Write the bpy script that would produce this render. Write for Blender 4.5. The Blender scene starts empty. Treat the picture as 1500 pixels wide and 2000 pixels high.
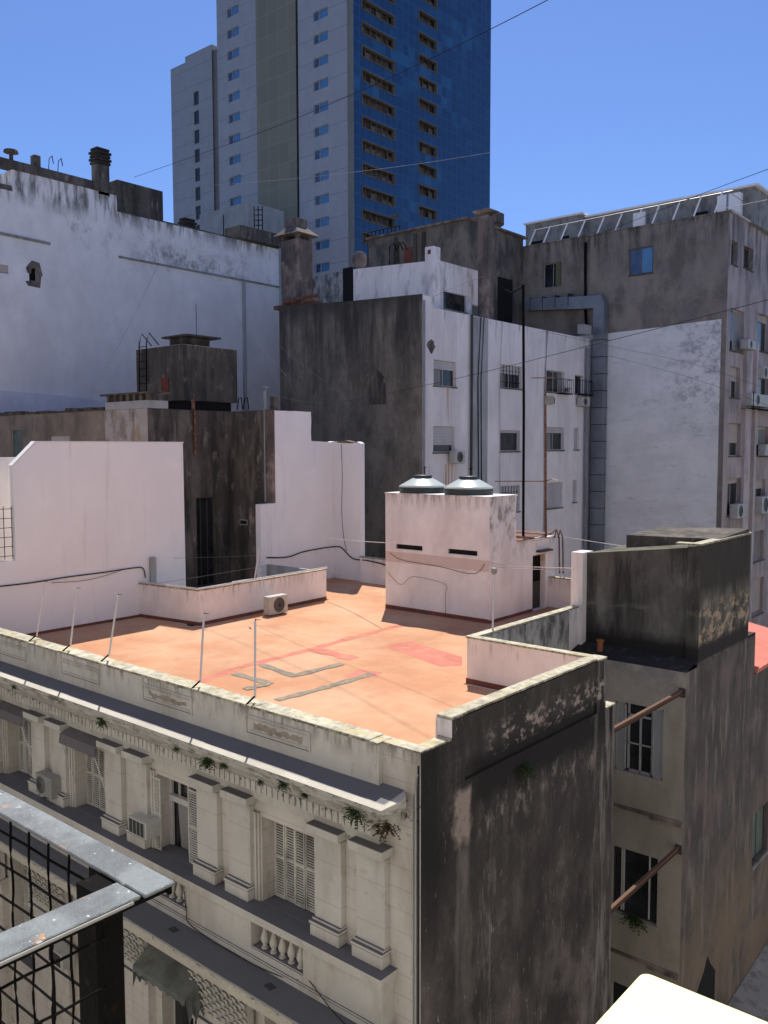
import bpy, bmesh, math, random
from mathutils import Vector, Matrix
import numpy as np
random.seed(7)
SC = bpy.context.scene
COL = SC.collection

# ------------------------------------------------------------------ camera
F_, PI_, RO_, YA_ = 1691.09, 0.0734784, -0.00232134, -0.7049077
_fw = np.array([math.sin(YA_)*math.cos(PI_), math.cos(YA_)*math.cos(PI_), -math.sin(PI_)])
_r = np.array([math.cos(YA_), -math.sin(YA_), 0.0]); _u = np.cross(_r, _fw)
_R = math.cos(RO_)*_r + math.sin(RO_)*_u
_U = -math.sin(RO_)*_r + math.cos(RO_)*_u
CAM = np.array([9.9925, -12.8219, 22.8])
cd = bpy.data.cameras.new("Camera"); cam = bpy.data.objects.new("Camera", cd); COL.objects.link(cam)
cd.sensor_fit = 'VERTICAL'; cd.sensor_height = 36; cd.lens = F_/2000*36
cd.clip_start = 0.05; cd.clip_end = 5000
M4 = Matrix(((_R[0], _U[0], -_fw[0], CAM[0]), (_R[1], _U[1], -_fw[1], CAM[1]), (_R[2], _U[2], -_fw[2], CAM[2]), (0, 0, 0, 1)))
cam.matrix_world = M4
SC.camera = cam
SC.render.resolution_x = 768; SC.render.resolution_y = 1024

# ------------------------------------------------------------------ light
SUNV = Vector((-1.76, 2.36, 4.97)).normalized()
EL = math.asin(SUNV.z); AZ = math.atan2(SUNV.x, SUNV.y)
w = bpy.data.worlds.new("World"); SC.world = w; w.use_nodes = True
nt = w.node_tree; nt.nodes.clear()
sky = nt.nodes.new('ShaderNodeTexSky'); sky.sky_type = 'NISHITA'; sky.sun_disc = False
sky.sun_elevation = EL; sky.sun_rotation = AZ
sky.altitude = 0; sky.air_density = 1.0; sky.dust_density = 0.3; sky.ozone_density = 4.0
bg = nt.nodes.new('ShaderNodeBackground'); bg.inputs[1].default_value = 0.072
wo = nt.nodes.new('ShaderNodeOutputWorld')
tn = nt.nodes.new('ShaderNodeMix'); tn.data_type = 'RGBA'; tn.blend_type = 'MULTIPLY'; tn.inputs[0].default_value = 1; tn.inputs[7].default_value = (.86, 1.0, 1.36, 1)   # clear deep-blue summer sky
nt.links.new(sky.outputs[0], tn.inputs[6]); nt.links.new(tn.outputs[2], bg.inputs[0]); nt.links.new(bg.outputs[0], wo.inputs[0])
sl = bpy.data.lights.new("Sun", 'SUN'); sl.energy = 4.3; sl.angle = math.radians(0.5); sl.color = (1, 0.95, 0.87)
so = bpy.data.objects.new("Sun", sl); COL.objects.link(so)
so.rotation_euler = (-SUNV).to_track_quat('-Z', 'Y').to_euler(); so.location = (0, 0, 80)
SC.view_settings.view_transform = 'Standard'; SC.view_settings.look = 'None'
SC.view_settings.exposure = 0.45; SC.view_settings.gamma = 1

# ------------------------------------------------------------------ survey helpers: read the photo's directions onto real planes
def ray(x, y): return _fw*F_ + _R*(x-750) - _U*(y-1000)
def pl(x, y, i, v):
    d = ray(x, y); t = (v-CAM[i])/d[i]; return CAM + t*d
def PX(x, y, c): p = pl(x, y, 0, c); return (p[1], p[2])      # plane x=c -> (y,z)
def PY(x, y, c): p = pl(x, y, 1, c); return (p[0], p[2])      # plane y=c -> (x,z)
def PZ(x, y, c): p = pl(x, y, 2, c); return (p[0], p[1])
def PD(x, y, dep): return Vector(CAM + ray(x, y)*dep/F_)

# ------------------------------------------------------------------ materials
class T:
    def __init__(s, name):
        s.m = bpy.data.materials.new(name); s.m.use_nodes = True
        s.t = s.m.node_tree; s.b = s.t.nodes['Principled BSDF']
        s.geo = s.t.nodes.new('ShaderNodeNewGeometry'); s.sep = s.t.nodes.new('ShaderNodeSeparateXYZ')
        s.t.links.new(s.geo.outputs['Position'], s.sep.inputs[0])
        s.sn = s.t.nodes.new('ShaderNodeSeparateXYZ'); s.t.links.new(s.geo.outputs['True Normal'], s.sn.inputs[0])
        s.k = 0
    def l(s, a, b): s.t.links.new(a, b)
    def math(s, op, a, b=None, c=None):
        n = s.t.nodes.new('ShaderNodeMath'); n.operation = op
        for i, v in enumerate((a, b, c)):
            if v is None: continue
            if isinstance(v, (int, float)): n.inputs[i].default_value = v
            else: s.l(v, n.inputs[i])
        return n.outputs[0]
    def noise(s, sc, detail=4, rough=.6, seed=None):
        v = s.t.nodes.new('ShaderNodeVectorMath'); v.operation = 'MULTIPLY'
        s.l(s.geo.outputs['Position'], v.inputs[0]); v.inputs[1].default_value = sc
        a = s.t.nodes.new('ShaderNodeVectorMath'); a.operation = 'ADD'; s.k += 1
        sd = seed if seed is not None else s.k
        s.l(v.outputs[0], a.inputs[0]); a.inputs[1].default_value = (sd*7.3, sd*3.1, sd*5.7)
        n = s.t.nodes.new('ShaderNodeTexNoise'); n.inputs['Scale'].default_value = 1
        n.inputs['Detail'].default_value = detail; n.inputs['Roughness'].default_value = rough
        s.l(a.outputs[0], n.inputs['Vector']); return n.outputs[0]
    def ramp(s, v, a, b):
        n = s.t.nodes.new('ShaderNodeMapRange'); n.clamp = True
        s.l(v, n.inputs[0]); n.inputs[1].default_value = a; n.inputs[2].default_value = b
        return n.outputs[0]
    def mix(s, f, a, b):
        n = s.t.nodes.new('ShaderNodeMix'); n.data_type = 'RGBA'
        if isinstance(f, (int, float)): n.inputs[0].default_value = f
        else: s.l(f, n.inputs[0])
        for i, v in ((6, a), (7, b)):
            if isinstance(v, tuple): n.inputs[i].default_value = (*v, 1)
            else: s.l(v, n.inputs[i])
        return n.outputs[2]
    def coord(s, k):
        return {'x': s.sep.outputs[0], 'y': s.sep.outputs[1], 'z': s.sep.outputs[2],
                'N': s.sn.outputs[2], 'X': s.sn.outputs[0], 'Y': s.sn.outputs[1]}[k]

def mat(name, base, layers=(), rough=.9, metal=0, bump=(6, .25), spec=.3, var=.12, joints=None, alpha=None):
    """weathered surface: base colour, slow tone variation, then layers of stain and, in places, painted shade, with world-placed ramps"""
    t = T(name)
    dk = tuple(c*(1-var*1.6) for c in base); lt = tuple(min(1, c*(1+var)) for c in base)
    c = t.mix(t.ramp(t.noise((.7, .7, .5), 6, .65), .3, .7), dk, lt)
    c = t.mix(t.math('MULTIPLY', t.ramp(t.noise((14, 14, 14), 3), .35, .75), var), c, tuple(x*.5 for x in base))
    for L in layers:
        m = None
        if 'n' in L:
            sx, sy, sz, det, lo, hi = L['n']; m = t.ramp(t.noise((sx, sy, sz), det, L.get('ro', .62)), lo, hi)
        for (k, a, b, jag) in L.get('r', ()):
            v = t.coord(k)
            if jag:
                j = t.noise(L.get('js', (2, 2, 2)), 5, .7)
                v = t.math('ADD', v, t.math('MULTIPLY', t.math('SUBTRACT', j, .5), jag))
            rr = t.ramp(v, a, b); m = rr if m is None else t.math('MULTIPLY', m, rr)
        m = L.get('f', 1.0) if m is None else t.math('MULTIPLY', m, L.get('f', 1.0))
        c = t.mix(m, c, L['c'])
    if joints:
        per, wd, jc = joints
        f = t.math('FRACT', t.math('DIVIDE', t.coord('z'), per))
        mk = t.math('MULTIPLY', t.math('LESS_THAN', f, wd/per), t.math('LESS_THAN', t.math('ABSOLUTE', t.coord('N')), .5))
        c = t.mix(t.math('MULTIPLY', mk, .6), c, jc)
    t.l(c, t.b.inputs['Base Color']); t.b.inputs['Roughness'].default_value = rough
    t.b.inputs['Metallic'].default_value = metal; t.b.inputs['Specular IOR Level'].default_value = spec
    if bump:
        bn = t.t.nodes.new('ShaderNodeBump'); bn.inputs['Strength'].default_value = bump[1]; bn.inputs['Distance'].default_value = .05
        t.l(t.noise((bump[0],)*3, 6, .7), bn.inputs['Height']); t.l(bn.outputs[0], t.b.inputs['Normal'])
    return t.m

UPK = lambda a=.6, b=.9: ('N', a, b, 0)
VERT = ('N', .6, .3, 0)
SUNW = (.66, .60, .47)      # lime crust on copings

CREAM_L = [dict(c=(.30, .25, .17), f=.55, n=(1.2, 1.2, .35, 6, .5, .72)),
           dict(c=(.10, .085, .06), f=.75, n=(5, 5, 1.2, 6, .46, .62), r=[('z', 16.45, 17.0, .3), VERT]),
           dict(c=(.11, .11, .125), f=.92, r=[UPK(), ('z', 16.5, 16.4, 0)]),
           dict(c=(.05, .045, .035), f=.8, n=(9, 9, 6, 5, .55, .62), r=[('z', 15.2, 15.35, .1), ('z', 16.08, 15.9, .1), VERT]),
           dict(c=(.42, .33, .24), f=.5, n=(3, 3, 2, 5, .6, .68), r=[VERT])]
RU0, RU1 = PX(862, 800, -20.71)[0], PX(884, 800, -20.71)[0]
m_cream = mat('cream_render', (.60, .555, .49), CREAM_L, joints=(.44, .012, (.26, .23, .18)), bump=(8, .15), var=.08)
m_cream_soft = mat('cream_pilaster_render', (.58, .555, .49), CREAM_L, joints=(.88, .014, (.3, .27, .21)), bump=(8, .15), var=.08)
m_cream_plain = mat('cream_stucco', (.58, .555, .49), CREAM_L, bump=(8, .15), var=.08)
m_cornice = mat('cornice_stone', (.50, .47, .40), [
    dict(c=(.12, .12, .135), f=.93, r=[UPK(.5, .8), ('y', -.66, -.60, .02), ('x', -.36, -.42, .02)]),  # grimy top; dark edge drawn as parapet shade, leaving a pale sunlit L
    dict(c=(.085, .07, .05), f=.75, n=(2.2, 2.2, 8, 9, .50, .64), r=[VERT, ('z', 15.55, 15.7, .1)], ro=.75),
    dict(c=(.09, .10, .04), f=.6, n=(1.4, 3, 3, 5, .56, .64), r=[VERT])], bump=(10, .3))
m_coping = mat('lichen_coping', (.60, .56, .43), [
    dict(c=(.15, .135, .10), f=.8, n=(3.5, 3.5, 3.5, 9, .44, .64), ro=.78),
    dict(c=(.50, .42, .20), f=.6, n=(1.1, 3, 3, 6, .5, .62), r=[UPK()]),
    dict(c=(.09, .08, .065), f=.8, n=(7, 7, 2, 5, .42, .6), r=[VERT])], bump=(14, .6))
# side party wall, black with damp, pale runs
m_party = mat('sooty_render', (.072, .062, .055), [
    dict(c=(.15, .128, .115), f=.6, n=(.6, .6, .35, 9, .40, .58), r=[('z', 14.5, 8.5, 3)], ro=.78),
    dict(c=(.16, .135, .12), f=.7, n=(2.6, 2.6, 1.6, 9, .50, .64), ro=.75),
    dict(c=(.032, .028, .025), f=.88, n=(.7, .7, .4, 9, .40, .60)),
    dict(c=(.035, .031, .028), f=.9, n=(1.9, 1.9, .16, 8, .42, .62), r=[('z', 10, 15.5, 3)]),
    dict(c=(.34, .295, .26), f=.55, n=(1.6, 1.6, .22, 9, .58, .70), ro=.75),
    dict(c=(.26, .21, .19), f=.6, n=(.8, .8, .6, 9, .48, .64), r=[('z', 14, 7, 3)]),
    dict(c=(.40, .36, .32), f=.6, n=(9, 9, 3, 9, .64, .72)),
    dict(c=(.014, .012, .011), f=.97, r=[('z', 14.9, 15.5, 1.1), ('y', 1.3, 2.0, .4), ('z', 16.5, 16.2, .3)], js=(1.6, 1.6, .5)),
    dict(c=(.014, .012, .011), f=.85, r=[('y', 1.1, .5, .5), ('z', 12.5, 14.5, 1.5)], js=(3, 3, .6)),
    dict(c=(.34, .27, .225), f=.9, r=[('y', 1.05, 1.2, .5), ('y', 1.75, 1.6, .5), ('z', 14.5, 14.8, .8), ('z', 15.9, 15.75, .3)], js=(2.2, 2.2, 1.2)),
    dict(c=(.22, .19, .17), f=.6, n=(2, 2, .3, 8, .4, .6), r=[('y', 1.1, 1.25, .3), ('y', 1.8, 1.6, .3), ('z', 10, 12, 3), ('z', 14.8, 14.4, .5)]),
    dict(c=(.30, .25, .22), f=.7, n=(3, 3, 1.4, 9, .52, .62), r=[('z', 14.3, 14.8, .5), ('z', 15.4, 15.0, .5), ('y', 1.8, 2.2, .3)], ro=.8),
    dict(c=(.26, .24, .22), f=.6, n=(5, 5, .5, 9, .50, .62), r=[('y', 7.0, 7.6, .5)]),
    dict(c=(.42, .34, .29), f=.8, n=(3.5, 3.5, 5, 8, .5, .6), r=[('z', 16.15, 16.3, .2), ('z', 16.95, 16.7, .2), ('y', 2.2, 3.2, .5)]),
    dict(c=(.022, .02, .018), f=.7, n=(6, 6, 6, 8, .5, .62), r=[('z', 13.8, 14.6, 1), ('y', 1.6, 1.0, .6)]),
    dict(c=(.05, .045, .032), f=.6, n=(4, 4, .7, 7, .4, .6), r=[('z', 16.7, 17.2, .2), VERT]),
    dict(c=(.02, .018, .016), f=1.0, r=[UPK()])], bump=(9, .55), var=.2)  # last layer paints the ledge tops black, as if out of the sun
m_pink = mat('pale_pink_paint', (.87, .81, .79), [
    dict(c=(.60, .56, .57), f=.5, n=(.5, .5, .35, 6, .45, .65)),
    dict(c=(.26, .235, .215), f=.75, n=(5, 5, .8, 7, .50, .68), r=[('z', 16.7, 17.3, .3), ('z', 17.6, 17.5, 0), VERT])], bump=(5, .12), var=.05)
m_pinkhut = mat('stained_pink_paint', (.88, .835, .82), [
    dict(c=(.66, .585, .56), f=.6, n=(.9, .9, .4, 6, .48, .66)),
    dict(c=(.12, .11, .10), f=.7, n=(5, 5, .7, 8, .44, .62), r=[('z', 20.3, 20.98, .7), VERT]),
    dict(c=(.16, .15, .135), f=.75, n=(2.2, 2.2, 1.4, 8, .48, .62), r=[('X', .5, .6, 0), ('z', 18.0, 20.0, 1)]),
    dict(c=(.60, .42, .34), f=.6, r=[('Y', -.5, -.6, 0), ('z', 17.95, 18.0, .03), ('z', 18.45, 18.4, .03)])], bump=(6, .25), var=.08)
m_dirtywhite = mat('mouldy_white_render', (.50, .49, .46), [
    dict(c=(.07, .07, .062), f=.85, n=(2.4, 2.4, 1.1, 8, .44, .62)),
    dict(c=(.10, .10, .09), f=.7, n=(7, 7, 1.2, 6, .45, .65), r=[('z', 16.6, 17.3, .4)])], bump=(9, .4))
m_tile = mat('terracotta_membrane', (.52, .265, .150), [
    dict(c=(.57, .34, .195), f=.7, n=(.35, .35, .35, 5, .45, .6)),
    dict(c=(.46, .215, .125), f=.35, n=(1.0, 2.5, 1, 6, .52, .7)),
    *[dict(c=(.30, .15, .10), f=.5, n=(1.5, 1.5, 1, 5, .40, .55), r=[('y', q, q+.012, .03), ('y', q+.045, q+.03, .03)]) for q in (2.1, 5.2, 8.3, 11.4, 14.5)],
    *[dict(c=(.64, .44, .31), f=.5, n=(1.5, 1.5, 1, 5, .45, .6), r=[('x', q, q+.012, .03), ('x', q+.06, q+.04, .03)]) for q in (-14.4, -9.6, -5.8)],
    dict(c=(.62, .42, .28), f=.5, n=(.25, .25, .9, 6, .48, .64)),
    dict(c=(.40, .20, .13), f=.3, n=(.9, .9, .9, 9, .58, .70))], bump=(10, .2), var=.07, spec=.1)
m_tilepatch = mat('fresh_red_patch', (.56, .19, .135), [dict(c=(.56, .28, .17), f=.6, n=(2.5, 2.5, 2.5, 7, .48, .66))], bump=(9, .2))
m_tilegrey = mat('grey_cement_patch', (.23, .205, .155), [dict(c=(.46, .28, .18), f=.7, n=(5, 5, 5, 7, .50, .66))], bump=(12, .3))
m_skirt = mat('red_skirting', (.22, .075, .05), [dict(c=(.10, .06, .05), f=.6, n=(2, 2, 2, 5, .45, .6))])
m_newwhite = mat('fresh_white_paint', (.90, .87, .855), [dict(c=(.83, .81, .81), f=.6, n=(.35, .35, .35, 4, .42, .6)),
    dict(c=(.62, .58, .56), f=.35, n=(3.0, 3.0, .25, 7, .58, .70)),
    dict(c=(.50, .47, .45), f=.4, n=(4, 4, .5, 6, .5, .66), r=[('z', 16.35, 15.9, .4)])], bump=(5, .2), var=.03)
m_bigwhite = mat('bluish_white_render', (.82, .79, .77), [
    dict(c=(.66, .63, .62), f=.5, n=(.35, .35, .2, 7, .42, .66)),
    dict(c=(.22, .21, .205), f=.6, n=(.7, .7, .5, 9, .54, .66), r=[('z', 34.5, 37.0, 3)], ro=.75),
    dict(c=(.10, .09, .08), f=.85, n=(2, 2, .4, 7, .44, .6), r=[('z', 37.5, 38.6, .8)]),
    dict(c=(.10, .09, .08), f=.75, n=(1.1, 1.1, 1.1, 9, .46, .62), r=[('z', 35.75, 35.8, .02), ('z', 37.6, 36.4, 1.5), ('y', 21, 24, 1.5), ('y', 34, 30, 2)], ro=.78)], bump=(4, .3), var=.08)
m_dirt = mat('dark_weathered_render', (.115, .098, .082), [
    dict(c=(.22, .185, .155), f=.7, n=(.6, .6, .5, 8, .48, .66)),
    dict(c=(.04, .037, .033), f=.85, n=(1.8, 1.8, .25, 7, .45, .62)),
    dict(c=(.34, .30, .26), f=.55, n=(2.4, 2.4, 1.2, 8, .58, .7))], bump=(7, .5), var=.18)
m_centre = mat('black_streaked_render', (.29, .255, .20), [
    dict(c=(.30, .245, .19), f=.85, n=(.4, .4, .35, 9, .44, .58), r=[('z', 27.5, 23, 3)], ro=.72),
    dict(c=(.11, .098, .08), f=.65, n=(.5, .5, .3, 9, .46, .62), ro=.75),
    dict(c=(.035, .033, .03), f=.88, n=(.8, .8, .08, 7, .42, .60), r=[('z', 23, 30, 3)], ro=.7),
    dict(c=(.05, .046, .04), f=.8, r=[('z', 30.5, 31.6, 1.2)]),
    dict(c=(.08, .073, .064), f=.55, n=(1.2, 1.2, .5, 8, .52, .66)),
    dict(c=(.12, .07, .055), f=.7, n=(1, 1, 1, 7, .46, .56), r=[('x', -20.4, -19.9, .5), ('x', -18.3, -18.8, .5), ('z', 23.4, 22.7, .6)]),
    dict(c=(.34, .31, .27), f=.65, n=(2.2, 2.2, 1.8, 9, .56, .66), r=[('z', 30, 27, 1)], ro=.8)], bump=(6, .5), var=.18)
m_facwhite = mat('aged_white_paint', (.90, .835, .80), [
    dict(c=(.66, .62, .60), f=.6, n=(.5, .5, .12, 6, .45, .64)),
    dict(c=(.20, .18, .17), f=.6, n=(1.6, 1.6, .5, 7, .52, .68), r=[('z', 29.2, 31.0, .8)]),
    dict(c=(.50, .47, .44), f=.4, n=(2.2, 2.2, .25, 7, .56, .70)),
    dict(c=(.50, .27, .08), f=.75, n=(3.5, 3.5, .2, 5, .44, .62), r=[('y', RU0, RU0+.3, .1), ('y', RU1, RU1-.3, .1), ('z', 26.6, 26.45, .1), ('z', 23.6, 25.2, .6)]),
    dict(c=(.45, .19, .06), f=.8, n=(5, 5, .2, 5, .42, .58), r=[('y', RU0+.1, RU0+.35, .1), ('y', RU1+.5, RU1+.2, .1), ('z', 21.9, 21.8, .1), ('z', 18.5, 20.6, .6)])], bump=(5, .25), var=.07)
m_greycol = mat('greenish_grey_render', (.44, .45, .44), [dict(c=(.2, .2, .19), f=.6, n=(2, 2, .3, 6, .48, .66))])
m_brown = mat('brown_grey_render', (.32, .265, .215), [
    dict(c=(.14, .12, .10), f=.75, n=(.6, .6, .35, 8, .46, .62)),
    dict(c=(.05, .047, .045), f=.85, n=(2, 2, .3, 7, .44, .62), r=[('z', 35.6, 38.6, 2)]),
    dict(c=(.26, .21, .19), f=.6, n=(.8, .8, .7, 8, .52, .64)),
    dict(c=(.36, .28, .22), f=.7, n=(1.5, 1.5, 6, 8, .56, .62), r=[('z', 32.2, 33.2, .3), ('z', 34.2, 33.6, .3)])], bump=(5, .4), var=.15)
m_greywhite = mat('chalky_grey_white_paint', (.95, .90, .83), [
    dict(c=(.80, .76, .71), f=.6, n=(.4, .4, 1.4, 7, .45, .62)),
    dict(c=(.30, .29, .31), f=.7, n=(1.0, 1.0, 1.2, 9, .48, .60), r=[('x', -16.5, -13.2, 2.5), ('z', 22, 27, 4)], ro=.75),
    dict(c=(.34, .33, .35), f=.45, n=(.5, .5, 1.5, 9, .58, .68), ro=.75)], bump=(5, .35), var=.07)
m_streetside = mat('stained_beige_render', (.48, .40, .375), [
    dict(c=(.20, .175, .165), f=.7, n=(.9, .9, .25, 7, .46, .62)),
    dict(c=(.10, .09, .085), f=.85, n=(1.6, 1.6, .3, 7, .42, .6), r=[('z', 34, 36.5, 2)]),
    dict(c=(.46, .38, .34), f=.6, n=(1, 1, .3, 6, .55, .66))], bump=(5, .3), var=.12)
m_court = mat('courtyard_cream_render', (.38, .34, .28), [
    dict(c=(.24, .20, .16), f=.6, n=(.9, .9, .3, 7, .46, .66)),
    dict(c=(.20, .20, .19), f=.7, n=(2, 2, 2, 6, .45, .6), r=[('z', 14.9, 15.6, .4)])], bump=(5, .2))
m_soot = mat('sooty_chimney_cap', (.035, .03, .026), [dict(c=(.12, .09, .07), f=.5, n=(3, 3, 3, 7, .56, .66))])
m_tank = mat('grimy_tank_render', (.135, .122, .105), [
    dict(c=(.25, .23, .20), f=.65, n=(1.1, 1.1, .6, 8, .5, .68)),
    dict(c=(.035, .032, .027), f=.9, n=(1.6, 1.6, .3, 7, .44, .62)),
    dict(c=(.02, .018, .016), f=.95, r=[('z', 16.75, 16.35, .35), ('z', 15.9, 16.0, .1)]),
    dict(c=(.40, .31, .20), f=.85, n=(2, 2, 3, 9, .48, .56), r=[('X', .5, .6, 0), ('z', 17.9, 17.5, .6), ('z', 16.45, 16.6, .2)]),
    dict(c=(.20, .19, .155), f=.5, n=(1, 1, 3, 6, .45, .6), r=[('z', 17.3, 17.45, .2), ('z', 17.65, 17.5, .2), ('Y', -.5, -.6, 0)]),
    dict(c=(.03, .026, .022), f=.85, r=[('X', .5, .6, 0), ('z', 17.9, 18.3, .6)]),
    dict(c=(.14, .15, .07), f=.6, n=(3, 3, 3, 6, .45, .6), r=[UPK()])], bump=(8, .5), var=.18)
m_sidelow = mat('mottled_side_render', (.115, .105, .10), [
    dict(c=(.07, .062, .056), f=.75, n=(.8, .8, .5, 9, .44, .6), ro=.75),
    dict(c=(.06, .055, .05), f=.8, n=(2, 2, .3, 7, .46, .62), r=[('z', 6, 14, 3)]),
    dict(c=(.32, .28, .25), f=.6, n=(2.4, 2.4, .4, 8, .54, .68)),
    dict(c=(.20, .15, .14), f=.55, n=(.8, .8, .5, 7, .48, .62)),
    dict(c=(.24, .18, .12), f=.6, n=(.5, .5, .4, 7, .42, .56), r=[('z', 9.5, 5.5, 3)]),
    dict(c=(.018, .016, .015), f=.95, r=[('z', 15.8, 16.1, .3)])], bump=(8, .5), var=.2)
m_stack = mat('stained_brick_plaster', (.18, .14, .12), [
    dict(c=(.07, .062, .056), f=.8, n=(1.6, 1.6, .5, 8, .45, .62)),
    dict(c=(.42, .33, .27), f=.6, n=(1.2, 1.2, .9, 8, .52, .66))], bump=(8, .5), var=.18)
m_penthouse = mat('sun_bleached_dark_render', (.20, .17, .135), [
    dict(c=(.06, .055, .052), f=.8, n=(.8, .8, .4, 8, .46, .6)),
    dict(c=(.42, .34, .26), f=.8, n=(1.2, 1.2, .8, 8, .45, .6), r=[('z', 41.0, 42.2, 1)])], bump=(6, .5), var=.18)
m_bareplaster = mat('bare_tan_plaster', (.38, .32, .25), [dict(c=(.16, .13, .1), f=.6, n=(7, 7, 7, 7, .5, .62))])
m_concrete = mat('grey_concrete', (.30, .29, .27), [dict(c=(.12, .11, .1), f=.7, n=(2, 2, 1, 7, .48, .64))])
m_pale = mat('pale_grey_cladding', (.40, .40, .39), [dict(c=(.3, .3, .29), f=.6, n=(1, 1, .5, 5, .5, .65))])
m_dark = mat('black_painted_iron', (.009, .008, .008), [dict(c=(.06, .03, .015), f=.5, n=(20, 20, 20, 5, .62, .7))], rough=.7, bump=(30, .2), spec=.03)
m_rail = mat('worn_galvanised_paint', (.12, .135, .145), [
    dict(c=(.23, .26, .275), f=.6, n=(9, 9, 9, 6, .45, .6)),
    dict(c=(.42, .22, .10), f=.8, n=(17, 17, 17, 5, .66, .70)),
    dict(c=(.62, .64, .64), f=.8, n=(60, 60, 60, 3, .66, .70))], rough=.5, bump=(70, .35), var=.12, metal=.1, spec=.5)
m_whitecase = mat('white_enamelled_steel', (.82, .80, .46), rough=.4, bump=None, var=.01)
m_acwhite = mat('yellowed_white_casing', (.52, .51, .46), [dict(c=(.3, .29, .26), f=.4, n=(4, 4, 4, 5, .5, .65))], rough=.5, bump=None, var=.05)
m_acgrey = mat('dusty_grey_casing', (.30, .295, .27), [dict(c=(.18, .17, .16), f=.4, n=(5, 5, 5, 5, .5, .65))], rough=.6, bump=None)
m_grille = mat('dark_grille', (.045, .045, .045), rough=.5, bump=None)
m_pole = mat('white_painted_tube', (.60, .58, .60), rough=.45, bump=None, var=.05)
m_wire = mat('black_cable', (.018, .018, .02), rough=.7, bump=None)
m_wiregrey = mat('grey_wire', (.10, .10, .11), rough=.9, bump=None)
m_wirepale = mat('pale_cord', (.55, .54, .52), rough=.7, bump=None)
m_rust = mat('rusty_steel', (.16, .065, .035), [dict(c=(.30, .17, .11), f=.7, n=(5, 5, 5, 6, .48, .62))], rough=.8)
m_rustpale = mat('rusty_beam_steel', (.13, .07, .045), [dict(c=(.12, .06, .045), f=.6, n=(6, 6, 6, 6, .48, .62))], rough=.8)
m_galv = mat('galvanised_sheet', (.27, .29, .32), [dict(c=(.18, .19, .20), f=.5, n=(.6, .6, .6, 5, .45, .6))], rough=.45, metal=.5, bump=(2, .1))
m_drumside = mat('dark_green_plastic', (.045, .062, .058), rough=.45, bump=None)
m_drumlid = mat('sun_bleached_green_lid', (.52, .57, .54), rough=.3, bump=None, var=.05, spec=.6)
m_leaf = mat('weed_leaf', (.035, .06, .018), [dict(c=(.09, .10, .03), f=.6, n=(9, 9, 9, 3, .45, .6))], bump=None)
m_leafdry = mat('dry_weed_leaf', (.13, .09, .045), [dict(c=(.07, .08, .03), f=.6, n=(9, 9, 9, 3, .45, .6))], bump=None)
m_frame = mat('white_window_frame', (.55, .53, .50), rough=.5, bump=None)
m_framegrey = mat('grey_painted_timber', (.36, .36, .34), rough=.6, bump=None)
m_framedark = mat('dark_window_frame', (.06, .055, .05), rough=.6, bump=None)
m_frametan = mat('tan_balcony_surround', (.22, .17, .115), rough=.7, bump=None)
m_shutter = mat('roller_shutter_slats', (.58, .55, .55), joints=(.09, .018, (.2, .19, .18)), rough=.6, bump=None)
m_shuttertan = mat('tan_roller_shutter', (.50, .42, .37), joints=(.12, .02, (.22, .18, .16)), rough=.6, bump=None)
m_louvre = mat('off_white_louvre_paint', (.60, .58, .50), [dict(c=(.22, .20, .18), f=.6, n=(3, 3, 1.2, 5, .5, .66))], rough=.6, bump=None)
m_curtain = mat('grey_curtain', (.28, .265, .25), bump=None)
m_void = mat('dark_room_interior', (.012, .012, .012), bump=None)
m_brickred = mat('red_lead_door', (.22, .06, .04), [dict(c=(.08, .05, .04), f=.6, n=(2, 2, 2, 5, .45, .6))])
m_redroof = mat('coral_painted_sheet', (.62, .20, .15), [dict(c=(.5, .17, .13), f=.5, n=(1, 6, 1, 4, .5, .6))], bump=None)
m_awn = mat('faded_green_grey_canvas', (.16, .17, .155), [dict(c=(.08, .085, .08), f=.7, n=(1.5, 1.5, 1.5, 5, .45, .6))])
m_awnbox = mat('brown_grey_awning_canvas', (.17, .15, .15), [dict(c=(.12, .12, .13), f=.5, n=(4, 4, 4, 5, .45, .6))])
m_nbr = mat('pale_warm_render', (.85, .82, .77), [dict(c=(.66, .62, .56), f=.5, n=(.5, .5, .3, 5, .45, .6))], bump=None)
m_slate = mat('street_asphalt', (.05, .05, .052), [dict(c=(.09, .085, .08), f=.5, n=(.3, .3, .3, 6, .45, .6))])
m_towerw = mat('tower_white_panels', (.45, .43, .43), joints=(2.93, .10, (.2, .21, .24)), rough=.6, bump=None, var=.06)
m_towerb = mat('tower_beige_return', (.26, .235, .20), rough=.7, bump=None)
m_spool = mat('terracotta_pot', (.34, .13, .06))

def glass(name, c, rough=.08, var=.0):
    t = T(name); n = t.noise((1.3, 1.3, 1.3), 2)
    t.l(t.mix(t.ramp(n, .35, .65), tuple(x*(1-var) for x in c), tuple(min(1, x*(1+var)) for x in c)), t.b.inputs['Base Color'])
    t.b.inputs['Roughness'].default_value = rough; t.b.inputs['Specular IOR Level'].default_value = .6
    return t.m
g_dark = glass('dark_window_glass', (.02, .022, .025), .12, .4)
g_blue = glass('sky_blue_glass', (.10, .24, .42), .1, .1)
g_mid = glass('slate_blue_glass', (.06, .10, .17), .12, .3)
g_green = glass('green_grey_glass', (.10, .14, .12), .3, .2)

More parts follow.
